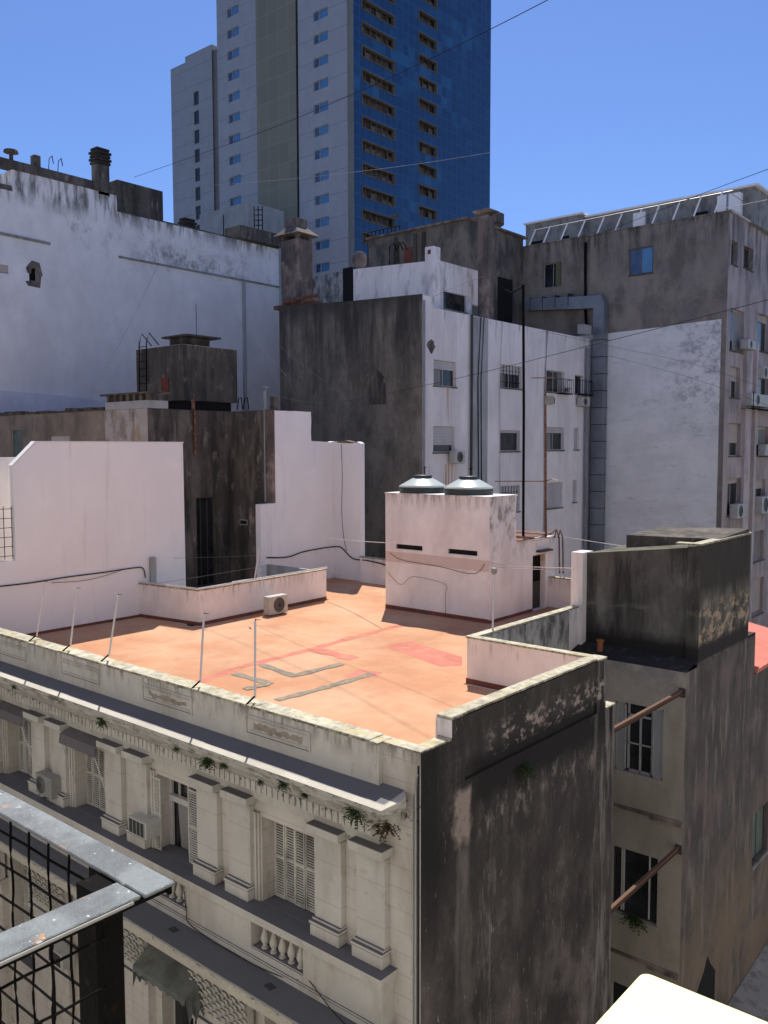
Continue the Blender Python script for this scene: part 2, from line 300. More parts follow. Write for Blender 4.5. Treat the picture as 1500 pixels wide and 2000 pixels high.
def grid_glass(name, axis, cw, ch, cols, line, lw, rough=.22, spec=.5):
    """curtain wall: rectangular panes of slightly different glass between mullions"""
    t = T(name)
    a = t.math('DIVIDE', t.coord(axis), cw); b = t.math('DIVIDE', t.coord('z'), ch)
    cv = t.t.nodes.new('ShaderNodeCombineXYZ'); t.l(t.math('FLOOR', a), cv.inputs[0]); t.l(t.math('FLOOR', b), cv.inputs[1])
    wn = t.t.nodes.new('ShaderNodeTexWhiteNoise'); wn.noise_dimensions = '2D'; t.l(cv.outputs[0], wn.inputs['Vector'])
    slow = t.ramp(t.noise((.06, .06, .09), 3, .6), .5, .62)
    c = t.mix(wn.outputs[0], cols[0], cols[1])
    hi = t.math('MULTIPLY', slow, t.ramp(wn.outputs[0], .35, .9))
    c = t.mix(hi, c, cols[2])
    fa = t.math('LESS_THAN', t.math('FRACT', a), lw/cw); fb = t.math('LESS_THAN', t.math('FRACT', b), lw/ch)
    c = t.mix(t.math('MULTIPLY', t.math('MAXIMUM', fa, fb), .8), c, line)
    t.l(c, t.b.inputs['Base Color']); t.b.inputs['Roughness'].default_value = rough; t.b.inputs['Specular IOR Level'].default_value = spec
    return t.m
m_blue = grid_glass('blue_curtain_wall', 'y', 1.25, 1.46, ((.007, .05, .14), (.010, .065, .17), (.025, .13, .26)), (.035, .12, .24), .10)
m_olive = grid_glass('olive_curtain_wall', 'x', 2.05, 2.93, ((.28, .25, .18), (.31, .28, .20), (.29, .27, .20)), (.36, .33, .26), .14, .75, .15)

# ------------------------------------------------------------------ mesh helpers
class Fr:
    """a wall plane: u along the wall, v up, d outwards"""
    def __init__(s, k, c): s.k = k; s.c = c
    def p(s, u, v, d): return Vector((u, s.c-d, v)) if s.k == 'y' else Vector((s.c+d, u, v))
    def on(s, x, y): return PY(x, y, s.c) if s.k == 'y' else PX(x, y, s.c)
    def rc(s, x0, y0, x1, y1):
        a = s.on(x0, y0); b = s.on(x1, y1); return (a[0], b[0], b[1], a[1])      # u0,u1,v0,v1

class B:
    def __init__(s): s.b = bmesh.new()
    def face(s, pts):
        return s.b.faces.new([s.b.verts.new(Vector(p)) for p in pts])
    def box(s, x0, x1, y0, y1, z0, z1, skip=''):
        x0, x1 = sorted((x0, x1)); y0, y1 = sorted((y0, y1)); z0, z1 = sorted((z0, z1))
        v = [s.b.verts.new(q) for q in ((x0, y0, z0), (x1, y0, z0), (x1, y1, z0), (x0, y1, z0), (x0, y0, z1), (x1, y0, z1), (x1, y1, z1), (x0, y1, z1))]
        for k, f in (('b', (3, 2, 1, 0)), ('t', (4, 5, 6, 7)), ('f', (0, 1, 5, 4)), ('r', (1, 2, 6, 5)), ('k', (2, 3, 7, 6)), ('l', (3, 0, 4, 7))):
            if k not in skip: s.b.faces.new([v[i] for i in f])
        return s
    def fbox(s, fr, u0, u1, v0, v1, d0, d1, skip=''):
        a = fr.p(u0, v0, d0); b = fr.p(u1, v1, d1)
        return s.box(a.x, b.x, a.y, b.y, a.z, b.z, skip)
    def prism(s, base, z0, z1):
        """plan polygon between heights; z1 may be a list"""
        n = len(base); zz = z1 if isinstance(z1, (list, tuple)) else [z1]*n
        lo = [s.b.verts.new((p[0], p[1], z0)) for p in base]; hi = [s.b.verts.new((p[0], p[1], zz[i])) for i, p in enumerate(base)]
        s.b.faces.new(lo[::-1]); s.b.faces.new(hi)
        for i in range(n):
            j = (i+1) % n; s.b.faces.new((lo[i], lo[j], hi[j], hi[i]))
        return s
    def slab(s, fr, poly, d0, d1):
        """outline in the wall plane (u,v), extruded from d0 to d1"""
        a = [s.b.verts.new(fr.p(u, v, d1)) for u, v in poly]; c = [s.b.verts.new(fr.p(u, v, d0)) for u, v in poly]
        s.b.faces.new(a); s.b.faces.new(c[::-1]); n = len(poly)
        for i in range(n):
            j = (i+1) % n; s.b.faces.new((a[j], a[i], c[i], c[j]))
        return s
    def prof(s, poly, x0, x1):
        """outline in (y,z) extruded along x"""
        a = [s.b.verts.new((x0, y, z)) for y, z in poly]; c = [s.b.verts.new((x1, y, z)) for y, z in poly]
        s.b.faces.new(a[::-1]); s.b.faces.new(c); n = len(poly)
        for i in range(n):
            j = (i+1) % n; s.b.faces.new((a[i], a[j], c[j], c[i]))
        return s
    def hole_wall(s, fr, rects, holes, rev):
        """wall sheet at d=0 with real openings and reveals"""
        for (U0, U1, V0, V1) in rects:
            hs = [h for h in holes if h[0] < U1 and h[1] > U0 and h[2] < V1 and h[3] > V0]
            us = sorted({U0, U1, *[min(max(x, U0), U1) for h in hs for x in h[:2]]})
            vs = sorted({V0, V1, *[min(max(x, V0), V1) for h in hs for x in h[2:]]})
            for i in range(len(us)-1):
                for j in range(len(vs)-1):
                    cu = (us[i]+us[i+1])/2; cv = (vs[j]+vs[j+1])/2
                    if any(h[0] < cu < h[1] and h[2] < cv < h[3] for h in hs): continue
                    s.face([fr.p(us[i], vs[j], 0), fr.p(us[i+1], vs[j], 0), fr.p(us[i+1], vs[j+1], 0), fr.p(us[i], vs[j+1], 0)])
        for (u0, u1, v0, v1) in holes:
            q = [(u0, v0), (u1, v0), (u1, v1), (u0, v1)]
            for i in range(4):
                a = q[i]; b = q[(i+1) % 4]
                s.face([fr.p(*a, 0), fr.p(*a, -rev), fr.p(*b, -rev), fr.p(*b, 0)])
        return s
    def tube(s, pts, r, n=6, cap=True):
        pts = [Vector(p) for p in pts]; rings = []
        up = Vector((0, 0, 1))
        for i, p in enumerate(pts):
            d = (pts[min(i+1, len(pts)-1)]-pts[max(i-1, 0)])
            if d.length < 1e-6: d = Vector((0, 0, 1))
            d.normalize(); a = d.cross(up)
            if a.length < .05: a = d.cross(Vector((1, 0, 0)))
            a.normalize(); b = d.cross(a)
            rr = r[i] if isinstance(r, (list, tuple)) else r
            rings.append([s.b.verts.new(p+a*rr*math.cos(t)+b*rr*math.sin(t)) for t in [2*math.pi*k/n for k in range(n)]])
        for q, w_ in zip(rings, rings[1:]):
            for k in range(n): s.b.faces.new((q[k], q[(k+1) % n], w_[(k+1) % n], w_[k]))
        if cap:
            s.b.faces.new(rings[0][::-1]); s.b.faces.new(rings[-1])
        return s
    def lathe(s, c, prof, n=24):
        rings = [[s.b.verts.new((c[0]+r*math.cos(2*math.pi*k/n), c[1]+r*math.sin(2*math.pi*k/n), z)) for k in range(n)] for r, z in prof]
        for q, w_ in zip(rings, rings[1:]):
            for k in range(n): s.b.faces.new((q[k], q[(k+1) % n], w_[(k+1) % n], w_[k]))
        s.b.faces.new(rings[0][::-1]); s.b.faces.new(rings[-1]); return s
    def build(s, name, m, parent=None, bevel=0, smooth=False, label=None, flip=True):
        bmesh.ops.recalc_face_normals(s.b, faces=s.b.faces) if flip else None
        if bevel:
            bmesh.ops.remove_doubles(s.b, verts=s.b.verts, dist=1e-5)
            bmesh.ops.bevel(s.b, geom=list(s.b.edges), offset=bevel, segments=1, affect='EDGES', clamp_overlap=True)
        off = Vector((0, 0, 0))
        if parent:
            off = parent.matrix_world.translation if False else WL[parent.name]
        me = bpy.data.meshes.new(name)
        bmesh.ops.translate(s.b, verts=s.b.verts, vec=-off)
        s.b.to_mesh(me); s.b.free(); me.materials.append(m)
        if smooth:
            for p in me.polygons: p.use_smooth = True
        o = bpy.data.objects.new(name, me); COL.objects.link(o)
        if parent: o.parent = parent
        WL[o.name] = off.copy()
        if label: o['label'] = label
        return o
WL = {}   # world position of each object's origin

def thing(name, label, cat, loc=(0, 0, 0), group=None):
    o = bpy.data.objects.new(name, None); COL.objects.link(o); o.location = loc; o.empty_display_size = .3
    WL[o.name] = Vector(loc); o['label'] = label; o['category'] = cat
    if group: o['group'] = group
    return o
def solo(name, b, m, label, cat, loc, group=None, smooth=False, bevel=0):
    """a thing that is one mesh, origin at its base"""
    tmp = bpy.data.objects.new('tmp', None); WL['tmp'] = Vector(loc)
    class P: name = 'tmp'
    bmesh.ops.recalc_face_normals(b.b, faces=b.b.faces)
    if bevel: bmesh.ops.bevel(b.b, geom=list(b.b.edges), offset=bevel, segments=1, affect='EDGES', clamp_overlap=True)
    bpy.data.objects.remove(tmp)
    me = bpy.data.meshes.new(name); bmesh.ops.translate(b.b, verts=b.b.verts, vec=-Vector(loc)); b.b.to_mesh(me); b.b.free()
    me.materials.append(m)
    if smooth:
        for p in me.polygons: p.use_smooth = True
    o = bpy.data.objects.new(name, me); COL.objects.link(o); o.location = loc
    o['label'] = label; o['category'] = cat
    if group: o['group'] = group
    return o

def window(root, fr, R, d=-.16, frame=m_frame, pane=g_dark, mull=1, shut=0, shutm=None, sill=True, fw=.05, bars=0, name='window', sillm=None, curt=0):
    u0, u1, v0, v1 = R
    b = B(); vb = v1-(v1-v0)*shut
    for a in ((u0, u1, v0, v0+fw), (u0, u1, v1-fw, v1), (u0, u0+fw, v0+fw, v1-fw), (u1-fw, u1, v0+fw, v1-fw)): b.fbox(fr, *a, d-.04, d)
    for i in range(mull):
        c = u0+(u1-u0)*(i+1)/(mull+1); b.fbox(fr, c-fw/2, c+fw/2, v0+fw, v1-fw, d-.036, d-.004)
    wi = b.build(name, frame, root)
    B().fbox(fr, u0+fw*.5, u1-fw*.5, v0+fw*.5, v1-fw*.5, d-.06, d-.022).build('pane', pane, wi)
    if shut > 0:
        B().fbox(fr, u0+.01, u1-.01, vb, v1-.005, d+.012, d+.05).build('roller_shutter', shutm or m_shutter, wi)
    if curt:
        q = B(); a0, a1 = (u0+fw, u0+fw+(u1-u0-2*fw)*abs(curt)) if curt > 0 else (u1-fw-(u1-u0-2*fw)*abs(curt), u1-fw); n = 10
        for i in range(n):
            x0_ = a0+(a1-a0)*i/n; x1_ = a0+(a1-a0)*(i+1)/n; da = d-.012+(.008 if i % 2 else 0); db = d-.012+(0 if i % 2 else .008)
            q.face([fr.p(x0_, v0+fw, da), fr.p(x1_, v0+fw, db), fr.p(x1_, vb-.02, db), fr.p(x0_, vb-.02, da)])
        q.build('curtain', m_curtain, wi)
    if sill:
        B().fbox(fr, u0-.06, u1+.06, v0-.09, v0-.004, d*.5, .07).build('sill', sillm or m_concrete, wi)
    if bars:
        q = B()
        for i in range(bars):
            c = u0+(u1-u0)*(i+.5)/bars; q.fbox(fr, c-.012, c+.012, v0+.02, v1-.02, d+.06, d+.084)
        for vv in (v0+.25*(v1-v0), v0+.75*(v1-v0)): q.fbox(fr, u0, u1, vv-.012, vv+.012, d+.086, d+.10)
        q.build('security_bars', m_dark, wi)
    return wi

def ac_unit(fr, u0, u1, v0, v1, d0, depth, label, loc_d=0, casing=m_acwhite, group='split air conditioner outdoor units', fan=.35, bracket=True, side='l'):
    """outdoor unit on wall plane fr, fan grille on its front"""
    w_ = u1-u0; h = v1-v0
    base = fr.p((u0+u1)/2, v0, d0+depth/2)
    t = thing('air_conditioner', label, 'air conditioner', base, group)
    b = B(); b.fbox(fr, u0, u1, v0+.03, v1, d0, d0+depth); b.build('casing', casing, t, bevel=.012)
    # fan: ring and blades' guard on the front face
    cu = u0+w_*fan; cv = v0+.03+(h-.03)*.5; r = min((h-.03)*.42, w_*.3); g = B(); n = 20; dd = d0+depth
    for rr in (r, r*.8, r*.6, r*.4):
        for k in range(n):
            a0 = 2*math.pi*k/n; a1 = 2*math.pi*(k+1)/n; q = .012
            g.face([fr.p(cu+rr*math.cos(a0), cv+rr*math.sin(a0), dd+.012), fr.p(cu+rr*math.cos(a1), cv+rr*math.sin(a1), dd+.012),
                    fr.p(cu+(rr-q)*math.cos(a1), cv+(rr-q)*math.sin(a1), dd+.016), fr.p(cu+(rr-q)*math.cos(a0), cv+(rr-q)*math.sin(a0), dd+.016)])
    g.build('fan_guard', m_acgrey, t)
    f = B(); f.face([fr.p(cu+r*math.cos(2*math.pi*k/n), cv+r*math.sin(2*math.pi*k/n), dd+.004) for k in range(n)]); f.build('fan', m_grille, t)
    if bracket:
        q = B()
        for uu in (u0+w_*.2, u1-w_*.2):
            q.fbox(fr, uu-.02, uu+.02, v0, v0+.03, 0 if d0 < .5 else d0, d0+depth+.03)
        q.build('bracket', m_acgrey, t)
    return t

def sag(a, b, s, n=14):
    a = Vector(a); b = Vector(b); return [a.lerp(b, i/n)-Vector((0, 0, s*4*(i/n)*(1-i/n))) for i in range(n+1)]
def curve(pts, n=8):
    """smooth line through points"""
    P = [Vector(p) for p in pts]; out = []
    for i in range(len(P)-1):
        p0 = P[max(i-1, 0)]; p1 = P[i]; p2 = P[i+1]; p3 = P[min(i+2, len(P)-1)]
        for k in range(n):
            t = k/n; out.append(.5*((2*p1)+(p2-p0)*t+(2*p0-5*p1+4*p2-p3)*t*t+(3*p1-p0-3*p2+p3)*t**3))
    return out+[P[-1]]
def cable(pts, r, label, m=m_wire, n=8, cat='cable', name='cable', seg=5, group=None):
    c = curve(pts, n); r = r*(.5 if name == 'overhead_wire' else .8); return solo(name, B().tube(c, r, seg), m, label, cat, c[0], group)


# ================================================================== SETTING
RZ = 15.95
g = B(); g.face([(-900, -900, 0), (900, -900, 0), (900, 1500, 0), (-900, 1500, 0)])
o = g.build('ground', m_slate); o['kind'] = 'structure'
ya, xz = Fr('y', 0), Fr('x', 0)

# ================================================================== ORNATE CORNER BUILDING
T0 = thing('apartment_building', 'ornate cream old building with heavy cornice, pilasters and black-stained side wall under orange roof', 'building', (0, 0, 0))
bays = range(5)
off = lambda k: -4.05*k
holes = [(-4.6+off(k), -2.84+off(k), 12.412, 14.42) for k in bays] + [(-4.6+off(k), -2.84+off(k), 6.3, 9.75) for k in bays]
b = B(); b.hole_wall(ya, [(-30, 0, 0, 14.85), (-.96, 0, 14.85, 16.96)], holes, .42)
b.build('front_wall', m_cream, T0)
b = B(); b.box(-30, -.96, -.12, .25, 14.85, 15.2); b.box(-30, -.96, -.12, .26, 16.10, 16.94); b.box(-30, -.97, -.08, .2, 15.2, 16.10)
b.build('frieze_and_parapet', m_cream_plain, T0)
# parapet coping, slightly uneven
b = B()
x = -30.0; random.seed(3)
while x < -.97:
    x2 = min(-.95, x+random.uniform(.8, 1.9)); j = random.uniform(-.012, .012)
    b.box(x, x2-.004, -.16+j, .30+j, 16.94, 17.0+random.uniform(-.012, .012)); x = x2
b.box(-.95, 0.0, -.015, .30, 16.94, 16.985); b.box(-.30, 0.004, .30, 1.0, 16.94, 16.985)
b.build('parapet_coping', m_coping, T0, bevel=.008)
# body: black side wall, rear walls, inner faces
b = B()
b.box(-.30, -.001, .0, 1.02, 15.9, 16.94, skip='bf')
b.face([(0, 0, 0), (0, 8.4, 0), (0, 8.4, 15.97), (0, 0, 15.97)])
b.box(-.28, 0, 7.95, 8.4, 12, 15.97, skip='r')
b.face([(0, 8.4, 0), (-4.27, 8.4, 0), (-4.27, 8.4, 15.9), (0, 8.4, 15.9)])
b.build('side_wall', m_party, T0)
b = B(); b.box(-.34, -.001, 1.0, 7.95, 15.955, 15.974); b.box(-.34, -.075, 1.02, 7.86, 15.98, 17.30); b.box(-.40, -.002, 1.02, 1.48, 15.98, 17.36); b.box(-.34, -.002, 7.40, 7.86, 15.975, 17.30)
b.build('raised_side_parapet', m_party, T0)
b = B(); b.box(-.38, .012, 1.0, 1.52, 17.36, 17.42); b.box(-.38, -.04, 1.52, 7.40, 17.34, 17.40); b.box(-.38, .012, 7.40, 7.90, 17.31, 17.37); b.box(-.28, .012, 7.9, 8.42, 15.97, 16.02)
b.build('side_parapet_coping', m_coping, T0, bevel=.01)
b = B(); b.box(-.40, -.345, 1.0, 7.84, 15.96, 17.335); b.box(-.385, 0.0, .994, 1.018, 16.99, 17.355)
b.build('parapet_inner_face', m_pink, T0)
# roof deck
b = B()
for (x0, x1, y0, y1) in ((-30, -21.6, .2, 7.4), (-21.6, -.01, .2, 7.52), (-17.1, -4.3, 7.52, 20.2), (-22, -17.1, 15.2, 20.2), (-4.3, -.5, 14.5, 20.2)):
    b.box(x0, x1, y0, y1, RZ-.35, RZ)
b.build('roof_deck', m_tile, T0)
# painted patches on the deck, each sheet a few mm above the one below
def strip(b, pts, w, z):
    for p, q in zip(pts, pts[1:]):
        p = Vector((*PZ_(p), z)); q = Vector((*PZ_(q), z)); d = (q-p).normalized(); n = Vector((-d.y, d.x, 0))*w/2; k = 5; L = (q-p).length
        a0 = [p+d*L*i/k for i in range(k+1)]
        for i in range(k):
            j0 = 1+.25*math.sin(i*2.1+p.x*3); j1 = 1+.25*math.sin((i+1)*2.1+p.x*3)
            b.face([a0[i]-n*j0, a0[i+1]-n*j1, a0[i+1]+n*j1, a0[i]+n*j0])
PZ_ = lambda p: PZ(p[0], p[1], RZ)
b = B(); strip(b, [(380, 1335), (470, 1303), (612, 1267), (690, 1245), (780, 1222)], .34, RZ+.004)
strip(b, [(612, 1268), (692, 1287)], .55, RZ+.008)
b.build('red_roof_patch', m_tilepatch, T0)
b = B(); b.face([(*PZ_(p), RZ+.004) for p in ((750, 1262), (800, 1252), (902, 1283), (903, 1300), (860, 1302))])
b.build('red_roof_patch', m_tilepatch, T0)
b = B(); b.face([(*PZ_(p), RZ+.004) for p in ((672, 1320), (700, 1308), (748, 1313), (735, 1322), (690, 1326))])
b.build('red_roof_patch', m_tilepatch, T0)
for L in ([((510, 1298), (578, 1322)), ((576, 1320), (668, 1297))], [((458, 1316), (530, 1336)), ((525, 1336), (478, 1347))], [((540, 1368), (640, 1342), (728, 1316))]):
    b = B()
    for i, q in enumerate(L): strip(b, list(q), .29, RZ+.012+.004*i)
    b.build('cement_roof_patch', m_tilegrey, T0)
# cornice: moulded profile with mitred end, dentils below
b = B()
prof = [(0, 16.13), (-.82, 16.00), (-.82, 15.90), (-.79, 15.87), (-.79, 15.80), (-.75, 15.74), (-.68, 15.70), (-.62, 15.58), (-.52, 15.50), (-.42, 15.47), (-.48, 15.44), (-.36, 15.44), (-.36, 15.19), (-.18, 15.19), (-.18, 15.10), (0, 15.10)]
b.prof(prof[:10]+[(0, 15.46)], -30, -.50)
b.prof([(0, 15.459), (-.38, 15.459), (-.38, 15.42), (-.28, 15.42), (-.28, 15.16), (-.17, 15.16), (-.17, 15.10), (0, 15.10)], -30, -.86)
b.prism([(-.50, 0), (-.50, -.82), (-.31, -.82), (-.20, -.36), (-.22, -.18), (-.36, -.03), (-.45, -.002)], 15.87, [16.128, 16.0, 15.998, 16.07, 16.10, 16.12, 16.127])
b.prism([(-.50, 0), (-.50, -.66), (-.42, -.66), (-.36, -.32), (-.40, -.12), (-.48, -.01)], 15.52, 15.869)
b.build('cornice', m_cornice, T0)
b = B(); x = -20.0
while x < -1.0: b.box(x, x+.145, -.385, -.275, 15.18, 15.415, skip='k'); x += .18
b.build('dentil_band', m_cream_plain, T0)
# sunken panels on the parapet
for k, (u0, u1) in enumerate(((-17.1, -15.1), (-13.05, -11.05), (-9.0, -6.93), (-4.95, -2.87))):
    f = Fr('y', -.12); b = B(); a0, a1 = 16.36, 16.74
    for a in ((u0, u1, a1, a1+.03), (u0, u1, a0-.03, a0), (u0, u0+.03, a0, a1), (u1-.03, u1, a0, a1)): b.fbox(f, *a, 0, .035)
    b.fbox(f, u0+.12, u1-.12, a0+.05, a0+.075, 0, .02); b.fbox(f, u0+.12, u1-.12, a1-.07, a1-.05, 0, .02)
    pn = b.build('moulded_panel', m_cream_plain, T0)
    if k in (2, 3):
        q = B(); random.seed(k)
        ed = [(u0+.25+i*(u1-u0-.5)/16, 16.47+random.uniform(-.035, .04)) for i in range(17)]
        q.slab(f, ed+[(u, 16.60+random.uniform(-.05, .05)) for u, _ in ed[::-1]], 0, .005)
        q.build('bare_plaster_patch', m_bareplaster, pn)
# pilasters with base, capital slab
for k in range(5):
    for (u0, u1) in ((-2.77, -1.99), (-1.56, -.80)):
        u0 += off(k); u1 += off(k); P_ = B(); P_.fbox(ya, u0, u1, 12.75, 14.73, 0, .15)
        P_.fbox(ya, u0-.02, u1+.02, 14.60, 14.64, 0, .165)
        p = P_.build('pilaster', m_cream_soft, T0, bevel=.006)
        q = B(); q.fbox(ya, u0-.03, u1+.03, 12.414, 12.66, 0, .27); q.fbox(ya, u0-.05, u1+.05, 12.68, 12.74, 0, .29); q.fbox(ya, u0-.02, u1+.02, 12.74, 12.79, 0, .21)
        q.build('pilaster_base', m_cream_plain, p, bevel=.008)
        q = B(); q.fbox(ya, u0-.04, u1+.12, 14.72, 14.90, 0, .37); q.fbox(ya, u0-.02, u1+.05, 14.67, 14.72, 0, .24)
        q.build('pilaster_cap', m_cream_plain, p, bevel=.008)
    q = B()
    for i, (a, dd) in enumerate(((0, .05), (.07, .075), (.15, .05))): q.fbox(ya, -4.86+off(k)+a, -4.86+off(k)+a+.06, 12.414, 14.5, 0, dd)
    q.build('window_surround', m_cream_plain, T0)
# ledge and apron with false balustrades
b = B(); b.fbox(ya, -30, -.58, 12.33, 12.41, -.42, .53); b.fbox(ya, -30, -.60, 12.20, 12.329, 0, .50); b.fbox(ya, -30, -.63, 12.15, 12.199, 0, .44)
b.build('window_ledge', m_cream_plain, T0)
apr = Fr('y', -.4)
b = B(); nh = [(-4.57+off(k), -2.89+off(k), 11.50, 12.12) for k in bays]
b.hole_wall(apr, [(-30, -.66, 11.18, 12.15)], nh, .36); b.face([(-.66, -.4, 11.18), (-.66, 0, 11.18), (-.66, 0, 12.15), (-.66, -.4, 12.15)])
b.build('apron_wall', m_cream_plain, T0)
b = B()
for h in nh: b.fbox(apr, h[0], h[1], h[2], h[3], -.36, -.355)
b.fbox(apr, -30, -.64, 11.30, 11.34, 0, .03); b.fbox(apr, -30, -.62, 11.18, 11.30, 0, .05)
b.build('apron_moulding', m_cream_plain, T0)
for k in range(3):
    bl = B(); h = nh[k]; bl.fbox(apr, h[0]+.005, h[1]-.005, 11.505, 11.53, -.30, -.02)
    bs = bl.build('balustrade', m_cream_plain, T0)
    for i in range(5):
        u = h[0]+.30+i*.29; c = apr.p(u, 0, -.16)
        B().lathe((c.x, c.y), [(.085, 11.53), (.085, 11.57), (.05, 11.60), (.05, 11.63), (.09, 11.70), (.098, 11.76), (.08, 11.84), (.045, 11.95), (.038, 12.02), (.06, 12.04), (.045, 12.07), (.075, 12.09), (.075, 12.12)], 14).build('baluster', m_cream_plain, bs, smooth=True)
# balcony slab between storeys
b = B(); b.fbox(ya, -30, -.35, 10.94, 11.17, .0, 1.26); b.fbox(ya, -30, -.42, 10.86, 10.94, 0, 1.16)
b.build('string_course_slab', mat('slab_stone', (.54, .50, .40), [dict(c=(.105, .11, .12), f=.93, r=[UPK(), ('y', -1.22, -1.19, .05)]), dict(c=(.05, .045, .03), f=.8, n=(6, 6, 9, 6, .52, .62), r=[VERT, ('z', 11.08, 11.15, .08)])], bump=(10, .3)), T0)
# louvred shutters
def louvre(u0, u1, v0, v1, d, root, m=m_louvre, ang=None, hinge=None, step=.062):
    bb = B(); w_ = .035
    for a in ((u0, u0+w_, v0, v1), (u1-w_, u1, v0, v1), (u0+w_, u1-w_, v0, v0+.05), (u0+w_, u1-w_, v1-.05, v1), (u0+w_, u1-w_, (v0+v1)/2-.03, (v0+v1)/2+.03)): bb.fbox(ya, *a, d-.035, d)
    v = v0+.06
    while v < v1-.08:
        p = [ya.p(u0+w_, v, d-.004), ya.p(u1-w_, v, d-.004), ya.p(u1-w_, v+.021, d-.03), ya.p(u0+w_, v+.021, d-.03)]; bb.face(p); v += step
    if ang: bmesh.ops.rotate(bb.b, verts=bb.b.verts, cent=ya.p(hinge, 0, d), matrix=Matrix.Rotation(ang, 3, 'Z'))
    return bb.build('shutter_leaf', m, root, flip=False)
for k in bays:
    u0, u1 = -4.6+off(k), -2.84+off(k)
    fb = B()
    for a in ((u0, u1, 14.36, 14.42), (u0, u0+.05, 12.42, 14.36), (u1-.05, u1, 12.42, 14.36)): fb.fbox(ya, *a, -.42, -.36)
    wn = fb.build('window', m_frame, T0)
    if k != 1:
        B().fbox(ya, u0+.02, u1-.02, 12.43, 14.40, -.415, -.40).build('dark_backing', m_void, wn)
        n = 5; ww = (u1-u0-.12)/n
        for i in range(n): louvre(u0+.06+i*ww, u0+.06+(i+1)*ww-.008, 12.44, 14.35, -.33-(.02 if i % 2 else 0), wn)
    else:
        gl, gr_ = u0+.10, u0+.90; gb = B()
        for q in ((gl, gr_, 13.66, 13.78, -.40, -.30), (gl, gl+.06, 12.44, 13.66, -.40, -.33), (gl, gl+.06, 13.78, 14.36, -.40, -.33), (gr_-.07, gr_, 12.44, 14.36, -.40, -.33), (gl+.33, gl+.37, 13.78, 14.36, -.40, -.35), (gl, gr_, 13.80, 13.83, -.40, -.27)): gb.fbox(ya, *q)
        gb.build('glazed_door', m_frame, wn)
        B().fbox(ya, u0+.05, u1-.05, 12.43, 14.35, -.47, -.43).build('pane', g_dark, wn)
        cb = B(); n = 30; us = [gl+.20+i*(gr_-gl-.27)/n for i in range(n+1)]
        for i in range(n):
            da = -.415+.012*math.sin(i*1.3); db = -.415+.012*math.sin((i+1)*1.3)
            cb.face([ya.p(us[i]+.12*(1-i/n), 12.44, da), ya.p(us[i+1]+.12*(1-(i+1)/n), 12.44, db), ya.p(us[i+1], 13.64, db), ya.p(us[i], 13.64, da)])
        cb.build('curtain', m_curtain, wn)
        B().fbox(ya, gr_+.01, u1-.05, 12.44, 14.34, -.40, -.38).build('dark_side_panel', m_framedark, wn)
        louvre(u0-.19, u0+.20, 12.44, 14.34, .06, wn)
        louvre(u1-.50, u1-.10, 12.44, 14.34, -.02, wn)
    # lower storey window behind the slab
    lw = window(T0, ya, (u0, u1, 6.32, 9.74), d=-.36, mull=1, sill=False, frame=m_frame, pane=g_dark)
    if k in (0, 3): [louvre(u0+.06+i*.42, u0+.06+(i+1)*.42-.01, 6.4, 9.7, -.28, lw) for i in range(4)]
# awnings over two windows: box, fabric, arms
for k in (2, 3):
    u0, u1 = -4.62+off(k), -2.78+off(k)
    b = B(); b.slab(Fr('x', u0), [], 0, 0) if False else None
    b.prof([(.0, 14.86), (-.42, 14.72), (-.46, 14.45), (-.42, 14.45), (-.38, 14.70), (.0, 14.82)], u0, u1)
    aw = b.build('awning', m_awnbox, T0)
    for uu in (u0+.06, u1-.06): B().tube([(uu, -.42, 14.47), (uu+.02, -.02, 13.1)], .016, 6).build('awning_arm', m_pole, aw)
# street-storey capitals: carved acanthus blocks
random.seed(11)
for k in range(5):
    cu0, cu1 = -2.95+off(k), -.72+off(k)
    b = B(); b.prism([(cu0+.1, -.1), (cu0+.1, -.28), (cu1-.1, -.28), (cu1-.1, -.1)], 8.9, 10.86)
    b.fbox(ya, cu0+.05, cu1-.05, 8.78, 8.90, 0, .36); b.fbox(ya, cu0, cu1, 10.70, 10.86, 0, .62)
    nx = 13
    for i in range(nx):
        for j in range(8):
            if k > 3: continue
            u = cu0+.16+i*(cu1-cu0-.32)/(nx-1); v = 8.96+j*.215+(.1 if i % 2 else 0); dd = .28+.26*(j/7.0)**2
            s_ = 1 if i % 2 else .8
            m_ = Matrix.Translation(ya.p(u, v+.10, dd)) @ Matrix.Rotation(random.uniform(-.25, .25), 4, 'Y') @ Matrix.Rotation(.42, 4, 'X') @ Matrix.Diagonal((.088*s_, .035, .15*s_, 1))
            bmesh.ops.create_icosphere(b.b, subdivisions=1, radius=1, matrix=m_)
            m_ = Matrix.Translation(ya.p(u, v+.22, dd+.075)) @ Matrix.Diagonal((.055, .035, .035, 1))
            bmesh.ops.create_icosphere(b.b, subdivisions=1, radius=1, matrix=m_)
    b.build('carved_capital', m_cream_plain, T0)
    b = B(); b.fbox(ya, cu0+.12, cu1-.12, 0, 8.78, 0, .22); b.build('giant_pilaster', m_cream, T0)
